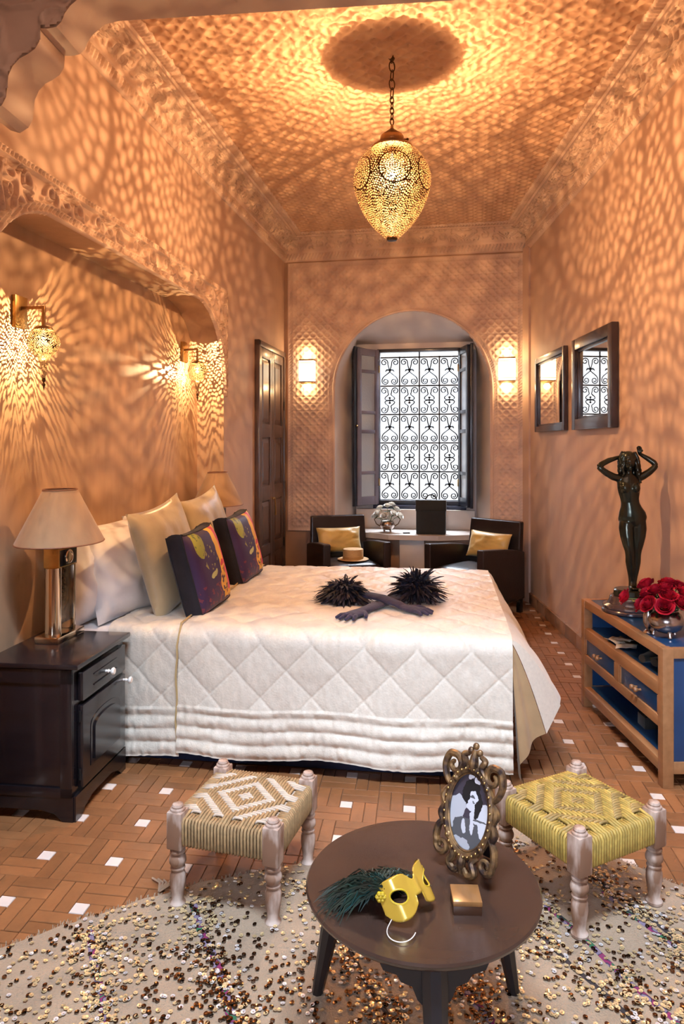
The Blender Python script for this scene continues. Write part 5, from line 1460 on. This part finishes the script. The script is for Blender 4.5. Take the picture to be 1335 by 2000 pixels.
# sequins
def sequin_geo(R):
    n = 9; vs = []
    for r, z in ((0.0016,0.0),(R,0.0009)):
        for k in range(n): vs.append((r*math.cos(2*PI*k/n), r*math.sin(2*PI*k/n), z))
    fs = [(k,(k+1)%n,n+(k+1)%n,n+k) for k in range(n)]
    return vs, fs
sv, sf = sequin_geo(0.0068)
sm_ = {}
for nm, m in (('gold',m_gold),('silver',m_silv),('dark',m_brnz)):
    b = MB(); b.add(sv, sf); sm_[nm] = b.mesh('sequin', m, 0)
feet = [(-.552,2.394),(-.222,2.297),(-.455,2.72),(.743,2.228),(1.047,2.389),(.582,2.532)]
cands = []
tries = 0
while len(cands) < 4600 and tries < 60000:
    tries += 1
    x, y = rr_.uniform(-1.15,1.3), rr_.uniform(1.80,2.95)
    if rr_.random() < 0.40:
        # along bands, in clusters
        s0 = rr_.choice(band_starts); p = s0 + r2*rr_.uniform(0,0.9) + r1*rr_.gauss(0,0.035); x, y = p.x, p.y
    if not in_poly(x, y, [(a[0], a[1]-0.012) for a in rug_poly]): continue
    qx = CX+F*x/y; qy = HOR+F*CAMZ/y
    if not (-20 < qx < 1355 and qy < 2040): continue
    if any((x-f[0])**2+(y-f[1])**2 < 0.030**2 for f in feet): continue
    nd = float(vnoise(np.array(x*4.0+20), np.array(y*4.0+20), 91)); ng = float(vnoise(np.array(x*3.0+40), np.array(y*3.0+40), 92))
    if rr_.random() > 0.35+0.9*nd: continue
    u = rr_.random()
    col = 'dark' if u < 0.26+0.45*(ng > 0.55) else ('gold' if u < 0.88 else 'silver')
    cands.append((y, x, col, rr_.uniform(-.2,.2), rr_.uniform(-.2,.2), rr_.uniform(0,6)))
cands.sort()
restq = {'gold': MB(), 'silver': MB(), 'dark': MB()}
cnt = 0
for i, (y, x, col, ax, ay, az) in enumerate(cands):
    qy = HOR+F*CAMZ/y
    e = Euler((ax, ay, az)); z = RZ_+0.0045
    if qy < 1998 and cnt < 290 and not ((x-0.207)**2+(y-1.84)**2 < 0.30**2):
        cnt += 1; o = link('sequin', sm_[col], rug, (x, y, z)); o.rotation_euler = e
    else:
        M = Matrix.Translation((x,y,z)) @ e.to_matrix().to_4x4(); restq[col].add(sv, sf, M)
for k, m in (('gold',m_gold),('silver',m_silv),('dark',m_brnz)):
    stuff(raw_build(restq[k], k+'_sequins', m, rug))

# ---------------------------------------------------------------- woven stools
m_lime = mat('limewashed_wood', (0.60, 0.47, 0.40), 0.65, var=0.5, vscale=16, stretch=(1,1,0.35), col2=(0.24,0.125,0.075), ramp=(0.42,0.60))
m_jute = mat('jute_cord', (0.42, 0.265, 0.125), 0.8, var=0.3, vscale=60, rnd=0.15)
m_pale = mat('pale_cord', (0.60, 0.49, 0.39), 0.8, var=0.2, vscale=60, rnd=0.12)
m_ycord = mat('golden_straw_cord', (0.50, 0.335, 0.075), 0.6, var=0.3, vscale=60, rnd=0.2)
m_ycord2 = mat('ochre_straw_cord', (0.40, 0.26, 0.085), 0.6, var=0.3, vscale=60, rnd=0.2)
def stool(label, loc, yaw, mA, mB, seed):
    t = thing('woven_stool', label, 'stool', loc, yaw, 'low woven stools on the rug')
    h = 0.172
    for sx in (-1,1):
        for sy in (-1,1):
            lg = bpy.data.objects.new('leg', None); COL.objects.link(lg); lg.parent = t; lg.location = (sx*h, sy*h, 0)
            prof = [(0.021,0.0),(0.026,0.004),(0.027,0.012),(0.023,0.018),(0.019,0.026),(0.022,0.050),(0.027,0.085),(0.026,0.108),(0.021,0.122),(0.025,0.127),(0.025,0.131),(0.020,0.136),(0.028,0.148),(0.029,0.158),(0.025,0.170),(0.018,0.176),(0.026,0.182),(0.026,0.188),(0.019,0.194),(0.027,0.202)]
            mb = MB(); mb.lathe(prof, 18); mb.build('turned_shaft', m_lime, lg)
            mb = MB(); mb.box(-0.028,0.028,-0.028,0.028,0.198,0.322,0.006); mb.build('square_block', m_lime, lg)
            mb = MB(); mb.lathe([(0.026,0.318),(0.025,0.328),(0.019,0.331),(0.020,0.336),(0.017,0.342),(0.0,0.344)], 14, cap=False); mb.build('knob', m_lime, lg)
    for k in range(4):
        a = k*PI/2; mb = MB(); M = Matrix.Rotation(a,4,'Z'); mb.box(-h+.02,h-.02,h-.014,h+.014,0.222,0.292,0.004,M=M); mb.build('rail', m_lime, t)
    # cords wrapped over the rails, then woven across the top in a diamond twill
    n = 25; a0 = 0.141; p = 2*a0/(n-1)
    top = 0.303; R = 0.0052
    def over(i, j):
        d = abs(i-(n-1)/2)+abs(j-(n-1)/2)
        return int(d+0.5) % 7 < 3
    for dirn, m, nm in ((0, mA, 'weft_cords'), (1, mB, 'warp_cords')):
        b = MB(); sd = MB(); E = h+0.021
        for i in range(n):
            c = -a0+p*i
            pts = [(-E+0.008, c, top-0.003)]
            for j in range(n):
                o = over(i, j) if dirn == 0 else not over(j, i)
                pts.append((-a0+p*j, c, top+(0.0056 if o else -0.0056)))
            pts += [(E-0.008, c, top-0.003)]
            sw = (lambda P: [(y, x, z) for x, y, z in P]) if dirn == 1 else (lambda P: P)
            b.tube(sw(pts), R, 5)
            for s in (-1, 1):
                sd.tube(sw([(s*(h-0.02), c, top-0.002), (s*(E-0.006), c, top-0.002), (s*E, c, 0.292), (s*E, c, 0.222), (s*(E-0.006), c, 0.215)]), R*1.05, 5)
        o = raw_build(b, nm, m, t); o.data.shade_smooth(); stuff(o)
        o = raw_build(sd, 'side_wraps', mB, t); o.data.shade_smooth(); stuff(o)
    return t
cl = (Vector((-.552,2.394,0))+Vector((-.222,2.297,0)))/2
e1 = Vector((.33,-.097,0)).normalized(); e2 = Vector((.097,.33,0)).normalized()
c_ = cl+e2*0.172
stool('low limewashed stool with natural jute and white diamond weave left of the round table', (c_.x, c_.y, 0.0), math.atan2(-.097,.33), m_pale, m_jute, 1)
e1 = Vector((.304,.161,0)).normalized(); e2 = Vector((-.161,.304,0)).normalized()
c_ = Vector((.743,2.228,0))+e1*0.172+e2*0.172
stool('low limewashed stool with golden yellow straw weave right of the round table', (c_.x, c_.y, RZ_-0.001), math.atan2(.161,.304), m_ycord2, m_ycord, 2)

# ---------------------------------------------------------------- round table
m_table = mat('worn_dark_brown_wood', (0.055, 0.027, 0.017), 0.22, var=0.35, vscale=5, col2=(0.045,0.024,0.018), coat=0.12, stretch=(1,2.5,1))
m_tleg = mat('black_painted_wood', (0.016, 0.012, 0.014), 0.42, var=0.3, vscale=8)
TX, TY, TZ = 0.207, 1.84, 0.423
tb = thing('round_table', 'low round dark wooden table with three splayed legs in the foreground', 'table', (TX,TY,0))
mb = MB(); mb.lathe([(0.255,TZ-0.030),(0.285,TZ-0.026),(0.298,TZ-0.014),(0.300,TZ-0.006),(0.296,TZ-0.001),(0.288,TZ-0.0015),(0.270,TZ-0.003),(0.0,TZ-0.0035)], 96, cap=False)
mb.lathe([(0.0,TZ-0.030),(0.255,TZ-0.030)], 96, cap=False); mb.build('tabletop', m_table, tb, smooth=40)
for k, a in enumerate((math.radians(150), math.radians(30), math.radians(-90))):
    lg = bpy.data.objects.new('leg', None); COL.objects.link(lg); lg.parent = tb; lg.rotation_euler = (0,0,a)
    mb = MB(); rows = []
    for z, xo, w in ((0.395,0.235,0.030),(0.34,0.246,0.031),(0.20,0.278,0.026),(0.06,0.308,0.019),(RZ_,0.318,0.016)):
        rows.append([(xo+w*math.cos(q), w*math.sin(q), z) for q in np.linspace(PI/8,2*PI+PI/8,8,endpoint=False)])
    mb.grid(rows, wrap=True); mb.add(rows[-1], [tuple(range(8))]); mb.build('leg_shaft', m_tleg, lg, smooth=20)
    prof = [(-0.125,0.394),(0.125,0.394),(0.115,0.372),(0.085,0.362),(0.075,0.345),(0.050,0.335),(0.038,0.305),(0.024,0.29),(-0.024,0.29),(-0.038,0.305),(-0.050,0.335),(-0.075,0.345),(-0.085,0.362),(-0.115,0.372)]
    mb = MB(); mb.prism([(y,z) for y,z in prof], 0.222, 0.246, M=Matrix(((0,0,1,0),(1,0,0,0),(0,1,0,0),(0,0,0,1)))); mb.build('knee_bracket', m_tleg, lg, smooth=0)
for a in (math.radians(90), math.radians(210), math.radians(330)):
    mb = MB(); rows = [[((0.236+d)*math.cos(a+q), (0.236+d)*math.sin(a+q), z) for q in np.linspace(-0.62,0.62,14)] for d, z in ((0,0.394),(0,0.368),(-0.014,0.368),(-0.014,0.394))]
    mb.grid(rows); mb.build('apron', m_tleg, tb, smooth=30)

# ---------------------------------------------------------------- ornate oval photo frame
m_gilt = mat('antique_gilt', (0.30, 0.165, 0.065), 0.42, metal=0.55, var=0.75, vscale=38, col2=(0.045,0.026,0.022), ramp=(0.38,0.66))
TT_ = TZ-0.0035
fA = onz(846, 1668, TT_); fB = onz(935, 1716, TT_)
fd = (fB-fA); fd.z = 0; fmid = (fA+fB)/2 + Vector((0.006,-0.052,0))
pf = thing('photo_frame', 'ornate gilt oval frame with a black and white portrait on the round table', 'photo frame')
xa = fd.normalized(); nrm = Vector((xa.y, -xa.x, 0))
if nrm.y > 0: nrm = -nrm
lean = math.radians(13)
# local x right along the picture, y backwards, z up; leaned back
X_ = xa; Y_ = -nrm; Rm = Matrix((X_, Y_, UP)).transposed().to_4x4()
pf.matrix_world = Matrix.Translation((fmid.x, fmid.y, TT_)) @ Rm @ Matrix.Rotation(-lean, 4, 'X') @ Matrix.Translation((0.0,0,0.004))
OZ, ORX, ORZ = 0.160, 0.064, 0.097
oval = lambda a, k=1.0, y=0.0: (ORX*k*math.cos(a), y, OZ+ORZ*k*math.sin(a))
A48 = np.linspace(0, 2*PI, 48, endpoint=False)
mb = MB(); mb.tube([oval(a,1.10,-0.004) for a in A48], 0.0105, 8, closed=True); mb.build('oval_rim', m_gilt, pf)
mb = MB(); mb.tube([oval(a,0.985,-0.006) for a in A48], 0.0035, 6, closed=True); mb.build('inner_rim', m_gilt, pf)
bmesh_ = MB(); bmesh_.ball((0,0,0),0.0036,nu=7,nv=5); me_bead = bmesh_.mesh('bead', m_brass, 60)
for a in np.linspace(0,2*PI,34,endpoint=False): link('bead', me_bead, pf, oval(a,1.12,-0.0145))
mb = MB(); mb.add([oval(a,1.05,0.004) for a in A48]+[(0,0.004,OZ)], [(i,(i+1)%48,48) for i in range(48)]); mb.add([oval(a,1.05,0.010) for a in A48]+[(0,0.010,OZ)], [((i+1)%48,i,48) for i in range(48)]); mb.build('backing_board', m_tleg, pf)
def scroll(pts, rs, nm='scroll', n=8):
    P = np.array([tuple(q)+(r,) for q, r in zip(pts, rs)]); out = []
    for i in range(len(P)-1):
        p0, p1, p2, p3 = P[max(i-1,0)], P[i], P[i+1], P[min(i+2,len(P)-1)]
        for t in np.linspace(0, 1, 5, endpoint=False): out.append(0.5*((2*p1)+(-p0+p2)*t+(2*p0-5*p1+4*p2-p3)*t*t+(-p0+3*p1-3*p2+p3)*t**3))
    out.append(P[-1])
    b = MB(); b.tube([tuple(q[:3]) for q in out], [float(max(q[3], 0.002)) for q in out], n); return b.build(nm, m_gilt, pf)
def volute(cx, cz, r0, a0, turns, n=26, r1=0.006):
    return [(cx+(r0+(r1-r0)*k/n)*math.cos(a0+2*PI*turns*k/n), -0.004, cz+(r0+(r1-r0)*k/n)*math.sin(a0+2*PI*turns*k/n)) for k in range(n+1)]
for s in (-1, 1):
    # upper C scrolls
    v = volute(s*0.062, 0.262, 0.026, PI/2 if s < 0 else PI/2, s*0.95)
    scroll([(s*0.066,-0.002,0.205),(s*0.084,-0.003,0.225),(s*0.092,-0.004,0.255),(s*0.082,-0.004,0.284)]+v, [0.007,0.009,0.010,0.010]+list(np.linspace(0.010,0.006,len(v))))
    # side swellings
    scroll([(s*0.072,-0.003,0.20),(s*0.084,-0.004,0.178),(s*0.078,-0.005,0.155),(s*0.086,-0.004,0.13),(s*0.074,-0.003,0.105)], [0.006,0.011,0.008,0.010,0.006])
    # lower C scrolls
    v = volute(s*0.068, 0.058, 0.024, PI/2 if s < 0 else PI/2, s*1.05)
    scroll([(s*0.070,-0.003,0.118),(s*0.088,-0.004,0.098),(s*0.093,-0.004,0.070)]+[(s*0.09,-0.004,0.06)]+volute(s*0.070,0.052,0.020,0 if s > 0 else PI,-s*1.1), [0.007,0.010,0.010,0.010]+list(np.linspace(0.009,0.005,27)))
    scroll([(s*0.045,-0.004,0.062),(s*0.030,-0.006,0.045),(s*0.040,-0.006,0.022),(s*0.022,-0.006,0.010),(s*0.006,-0.006,0.024)], [0.006,0.010,0.010,0.009,0.006])
    scroll([(s*0.040,-0.006,0.258),(s*0.026,-0.008,0.276),(s*0.034,-0.008,0.296),(s*0.018,-0.008,0.304)], [0.006,0.009,0.009,0.006], 'crest_leaf')
    for q in ((0.050,0.232),(0.052,0.086)):
        b = MB(); b.ball((s*q[0],-0.008,q[1]),0.011,0.009,0.011,8,6); b.build('boss', m_gilt, pf)
scroll([(0,-0.006,0.262),(0,-0.010,0.285),(0,-0.008,0.315)], [0.010,0.013,0.007], 'crest')
for q in ((-0.014,0.312),(0.014,0.312),(0.0,0.326)):
    b = MB(); b.ball((q[0],-0.008,q[1]),0.0095,0.008,0.0095,8,6); b.build('crest_ball', m_gilt, pf)
b = MB(); b.ball((0,-0.014,0.278),0.008,0.006,0.011,8,6); b.build('crest_drop', m_brass, pf)
scroll([(0,-0.006,0.055),(0,-0.009,0.036),(0,-0.006,0.008)], [0.009,0.012,0.006], 'base_leaf')
b = MB(); b.box(-0.018,0.018,0.010,0.014,0.03,0.20,0.001, M=Matrix.Translation((0,0.008,0)) @ Matrix.Rotation(math.radians(0),4,'X'))
b.add([(-0.016,0.012,0.19),(0.016,0.012,0.19),(0.016,0.115,0.028),(-0.016,0.115,0.028),(-0.016,0.017,0.19),(0.016,0.017,0.19),(0.016,0.121,0.028),(-0.016,0.121,0.028)], [(0,1,2,3),(7,6,5,4),(0,4,5,1),(2,6,7,3),(0,3,7,4),(1,5,6,2)])
b.build('easel_strut', m_tleg, pf, smooth=0)
def portrait_mat():
    m = bpy.data.materials.new('black_white_portrait'); m.use_nodes = True
    N = m.node_tree.nodes; L = m.node_tree.links; b = N['Principled BSDF']; b.inputs['Roughness'].default_value = 0.12
    tc = N.new('ShaderNodeTexCoord'); nz = N.new('ShaderNodeTexNoise'); nz.inputs['Scale'].default_value = 45; L.new(tc.outputs['Object'], nz.inputs['Vector'])
    wp = N.new('ShaderNodeMixRGB'); wp.blend_type = 'LINEAR_LIGHT'; wp.inputs['Fac'].default_value = 0.012
    L.new(tc.outputs['Object'], wp.inputs[1]); L.new(nz.outputs['Color'], wp.inputs[2])
    sep = N.new('ShaderNodeSeparateXYZ'); L.new(wp.outputs[0], sep.inputs[0]); X, Z = sep.outputs['X'], sep.outputs['Z']
    def mt(op, a, c=None):
        n = N.new('ShaderNodeMath'); n.operation = op
        for i, v in enumerate((a, c)):
            if v is None: continue
            if isinstance(v, (int,float)): n.inputs[i].default_value = v
            else: L.new(v, n.inputs[i])
        return n.outputs[0]
    def blob(cx, cz, rx, rz, rot=0.0):
        dx = mt('SUBTRACT', X, cx); dz = mt('SUBTRACT', Z, cz)
        c, s = math.cos(rot), math.sin(rot)
        a = mt('DIVIDE', mt('ADD', mt('MULTIPLY', dx, c), mt('MULTIPLY', dz, s)), rx)
        e = mt('DIVIDE', mt('SUBTRACT', mt('MULTIPLY', dz, c), mt('MULTIPLY', dx, s)), rz)
        return mt('LESS_THAN', mt('ADD', mt('MULTIPLY', a, a), mt('MULTIPLY', e, e)), 1.0)
    prev = (0.055,0.045,0.06)
    for (cx,cz,rx,rz,rot,v) in ((0.045,-0.012,0.035,0.040,0,0.62),(-0.042,-0.012,0.026,0.048,-.25,0.50),(-0.005,-0.06,0.045,0.045,0,0.10),(-0.015,-0.088,0.030,0.018,0,0.45),(0.0,0.045,0.030,0.034,0,0.018),(0.020,0.018,0.016,0.028,0,0.02),
        (0.006,0.034,0.0135,0.021,-.25,0.66),(0.003,0.040,0.010,0.003,-.2,0.10),(0.010,0.026,0.006,0.0025,-.2,0.16),(0.000,0.012,0.016,0.009,.5,0.62),(0.010,-0.018,0.0065,0.036,.06,0.62),(-0.012,-0.040,0.007,0.018,.1,0.60),(-0.008,0.085,0.010,0.008,.5,0.75),(0.014,0.080,0.011,0.006,-.6,0.75),(0.034,-0.012,0.020,0.004,.1,0.10)):
        n = N.new('ShaderNodeMixRGB'); L.new(blob(cx,cz,rx,rz,rot), n.inputs['Fac'])
        if isinstance(prev, tuple): n.inputs[1].default_value = (*prev,1)
        else: L.new(prev, n.inputs[1])
        n.inputs[2].default_value = (v*0.95,v*0.93,v,1); prev = n.outputs[0]
    L.new(prev, b.inputs['Base Color']); return m
mb = MB(); mb.add([(ORX*0.99*math.cos(a),0,ORZ*0.99*math.sin(a)) for a in A48]+[(0,0,0)], [(i,(i+1)%48,48) for i in range(48)])
mb.build('photograph', portrait_mat(), pf, (0,-0.001,OZ), smooth=0)

# ---------------------------------------------------------------- small wooden box
m_box = mat('polished_amber_wood', (0.30, 0.135, 0.045), 0.28, var=0.25, vscale=10, coat=0.25, stretch=(6,1,1))
m_box2 = mat('dark_stained_wood', (0.06, 0.024, 0.012), 0.35)
bxp = onz(913, 1789, TT_)
bx_ = thing('wooden_box', 'small square amber wooden box beside the photo frame on the table', 'box', (bxp.x, bxp.y, TT_), math.radians(-2))
mb = MB(); mb.box(-0.034,0.034,0,0.068,0,0.022,0.0015); mb.build('box_body', m_box2, bx_)
mb = MB(); mb.box(-0.035,0.035,-0.001,0.069,0.022,0.034,0.002); mb.build('lid', m_box, bx_)

# ---------------------------------------------------------------- gold mask with peacock feathers
m_mask = mat('gold_lacquer', (0.66, 0.40, 0.05), 0.24, metal=0.25, var=0.15, vscale=14, coat=0.4)
m_trim = mat('yellow_braid', (0.62, 0.42, 0.02), 0.5, var=0.3, vscale=120)
m_feath = mat('peacock_green_barb', (0.016, 0.045, 0.030), 0.5, rnd=0.6, var=0.5, vscale=18, col2=(0.035,0.022,0.012))
m_feath2 = mat('peacock_teal_barb', (0.010, 0.050, 0.045), 0.45, rnd=0.5)
m_elastic = mat('white_elastic', (0.75,0.66,0.60), 0.8)
mkp = onz(808, 1785, TT_)
mk = thing('carnival_mask', 'gold carnival half mask with a spray of dark peacock feathers on the round table', 'mask', (mkp.x, mkp.y, TT_))
mkR = Matrix.Rotation(math.radians(46),4,'Z') @ Matrix.Rotation(math.radians(-34),4,'X')
RA = 0.082
def mpt(u, v, dr=0.0):
    ph = u*1.12; bulge = 0.010*math.exp(-((abs(u)-0.5)/0.25)**2)+0.018*math.exp(-(u/0.13)**2)*(0.5-v/0.09)
    r = RA+bulge+dr
    return mkR @ Vector((r*math.sin(ph), -r*math.cos(ph)+RA*0.55, v+0.052))
U_ = np.linspace(-1,1,96); V_ = np.linspace(-0.052,0.052,56)
def mtop(u): return 0.030+0.016*math.cos((abs(u)-0.55)*2.2)-0.016*math.exp(-(u/0.16)**2)
def mbot(u): return -0.046*math.sqrt(max(0,1-((abs(u)-0.52)/0.52)**2)) if abs(u) > 0.10 else -0.012
Pm = np.array([[mpt(u, float(np.clip(v*1.0, mbot(u), mtop(u)))) for v in V_] for u in U_])
msk = np.zeros((95,55), bool)
for i in range(95):
    for j in range(55):
        u, v = (U_[i]+U_[i+1])/2, (V_[j]+V_[j+1])/2
        msk[i,j] = mbot(u)-0.003 < v < mtop(u)+0.003 and ((abs(u)-0.52)/0.20)**2+((v-0.002-0.006*(abs(u)-0.5)*4)/0.0150)**2 > 1
o = np_grid('mask_shell', Pm, m_mask, mk, mask=msk); so = o.modifiers.new('t','SOLIDIFY'); so.thickness = 0.003
for s in (-1,1):
    mb = MB(); mb.tube([mpt(s*(0.52+0.21*math.cos(a)), 0.002+0.024*(0.21*math.cos(a))*1.0+0.016*math.sin(a), 0.002) for a in np.linspace(0,2*PI,40,endpoint=False)], 0.0022, 5, closed=True); mb.build('eye_trim', m_trim, mk)
    mb = MB(); e = mpt(s*0.93,0.02,0.003); mb.ball(e,0.010,0.010,0.010,8,6)
    for a in np.linspace(0,2*PI,6,endpoint=False): mb.ball((e.x+0.008*math.cos(a),e.y-0.004,e.z+0.008*math.sin(a)),0.006,nu=6,nv=4)
    mb.build('rosette', m_trim, mk)
z0_ = 0.004
mb = MB(); e = mpt(-0.85,-0.03); mb.tube([e]+bez((e.x-0.012,e.y-0.01,z0_),(e.x-0.03,e.y-0.06,z0_),(e.x+0.03,e.y-0.085,z0_),(e.x+0.05,e.y-0.035,0.008),18), 0.0012, 5); mb.build('elastic_cord', m_elastic, mk)
def feathers(nm, root, ang, spread, L0, L1, n, m, seed):
    r = random.Random(seed); b = MB()
    for k in range(n):
        a = ang+r.gauss(0, spread); L_ = r.uniform(L0, L1); cur = r.uniform(-.5,.5)
        base = Vector(root)+Vector((r.uniform(-.014,.014), r.uniform(-.014,.014), r.uniform(-.012,.006)))
        pts = []
        for q in range(7):
            t = q/6; aa = a+cur*t*t
            z = base.z*(1-t)**1.2+0.004+0.030*math.sin(PI*t)*r.uniform(.2,1)+r.uniform(0,.003)
            pts.append((base.x+L_*t*math.cos(aa), base.y+L_*t*math.sin(aa), max(0.0035, z)))
        b.tube(pts, [0.0012,0.0018,0.0018,0.0017,0.0015,0.0012,0.0005], 3)
    o = raw_build(b, nm, m, mk); return stuff(o)
e = mpt(-0.80, 0.03)
feathers('peacock_feathers', (e.x,e.y+0.01,max(e.z,0.03)), math.radians(136), 0.26, 0.08, 0.165, 560, m_feath, 1)
feathers('teal_feathers', (e.x-0.005,e.y+0.02,max(e.z,0.03)), math.radians(128), 0.45, 0.05, 0.13, 150, m_feath2, 2)
feathers('upper_feathers', (e.x-0.01,e.y+0.045,0.03), math.radians(62), 0.20, 0.08, 0.16, 260, m_feath, 3)

# ---------------------------------------------------------------- gloves with feather cuffs on the bed
m_glove = mat('indigo_velvet', (0.030, 0.025, 0.070), 0.8, var=0.3, vscale=30, sheen=0.15, bump=0.3, bscale=40)
m_plume = mat('black_indigo_plume', (0.012, 0.011, 0.026), 0.6, rnd=0.6)
def glove(label, A, B, mirror, puffc, puffr, puffh, seed, lift):
    """A = opening end, B = finger tips, in photo pixels on the quilt"""
    zq = BTOP+0.026
    a = onz(*A, zq); bb = onz(*B, zq); d = bb-a; Lg = d.length
    t = thing('evening_glove', label, 'glove', (a.x,a.y,zq), math.atan2(d.y,d.x), 'feather-cuffed evening gloves on the bed')
    g = MB(); hl = 0.20; w0 = Lg-hl
    def et(rings):
        P = [[(x, y+ry*math.cos(2*PI*k/12), z+rz*math.sin(2*PI*k/12)) for k in range(12)] for x,y,z,ry,rz in rings]
        g.grid(P, wrap=True); g.add(P[0],[tuple(range(11,-1,-1))]); g.add(P[-1],[tuple(range(12))])
    et([(0.0,0,0.018+lift*.2,0.050,0.016),(w0*.3,0.004,0.018+lift*.8,0.046,0.016),(w0*.6,-0.004,0.018+lift,0.042,0.016),(w0*.9,0,0.018+lift*.4,0.036,0.015),(w0,0,0.018,0.034,0.015),(w0+0.05,0,0.018,0.044,0.016),(w0+0.10,0,0.018,0.046,0.015),(w0+0.115,0,0.018,0.040,0.012)])
    for k,(y,ln,an) in enumerate(((-0.032,0.072,-.22),(-0.011,0.088,-.07),(0.011,0.085,.06),(0.032,0.066,.24))):
        y *= mirror; an *= mirror
        g.tube([(w0+0.095,y*.9,0.018),(w0+0.095+ln*.5*math.cos(an),y+ln*.5*math.sin(an),0.022),(w0+0.095+ln*math.cos(an),y+ln*math.sin(an)*1.05,0.013)], [0.0115,0.0105,0.0085], 8)
    g.tube([(w0+0.02,mirror*0.03,0.018),(w0+0.055,mirror*0.062,0.02),(w0+0.085,mirror*0.078,0.014)], [0.014,0.012,0.009], 8)
    o = g.build('glove_body', m_glove, t, smooth=0)
    rm = o.modifiers.new('skin','REMESH'); rm.mode = 'VOXEL'; rm.voxel_size = 0.0042; rm.use_smooth_shade = True
    s_ = o.modifiers.new('s','SMOOTH'); s_.iterations = 3
    r = random.Random(seed); b = MB()
    c = onz(*puffc, zq+puffh*0.3); c = Matrix.Rotation(-math.atan2(d.y,d.x),4,'Z') @ (c-Vector((a.x,a.y,zq)))
    for k in range(900):
        az = r.uniform(0,2*PI); el = math.asin(r.uniform(0.0,1.0)); L_ = r.uniform(0.6,1.05)
        dv = Vector((math.cos(az)*math.cos(el)*puffr, math.sin(az)*math.cos(el)*puffr, math.sin(el)*puffh))
        base = Vector((c.x,c.y,0.012))+dv*0.25; tipv = Vector((c.x,c.y,0.010))+dv*L_
        side = Vector((r.uniform(-1,1),r.uniform(-1,1),r.uniform(-.6,.3)))*0.034
        ax_ = (tipv-base); wv = ax_.cross(Vector((r.uniform(-1,1),r.uniform(-1,1),1))).normalized()*r.uniform(0.004,0.0075)
        rowp = []
        for q, wk in ((0,.35),(.3,.8),(.6,1.0),(.85,.95),(1.0,.35)):
            c_p = base+ax_*q+side*(q*q*1.4)+Vector((0,0,0.022*math.sin(PI*q)-0.014*q*q))
            c_p.z = max(0.006, c_p.z); rowp.append([c_p-wv*wk, c_p+wv*wk])
        b.grid(rowp)
    stuff(raw_build(b, 'feather_cuff', m_plume, t)); return t
glove('long indigo glove with black feather cuff at left, fingers pointing right on the bed', (688,1170), (846,1206), 1, (671,1160), 0.155, 0.135, 1, 0.026)
glove('long indigo glove with black feather cuff at right, fingers spread to the left', (800,1163), (664,1217), 1, (814,1152), 0.155, 0.19, 2, 0.0)
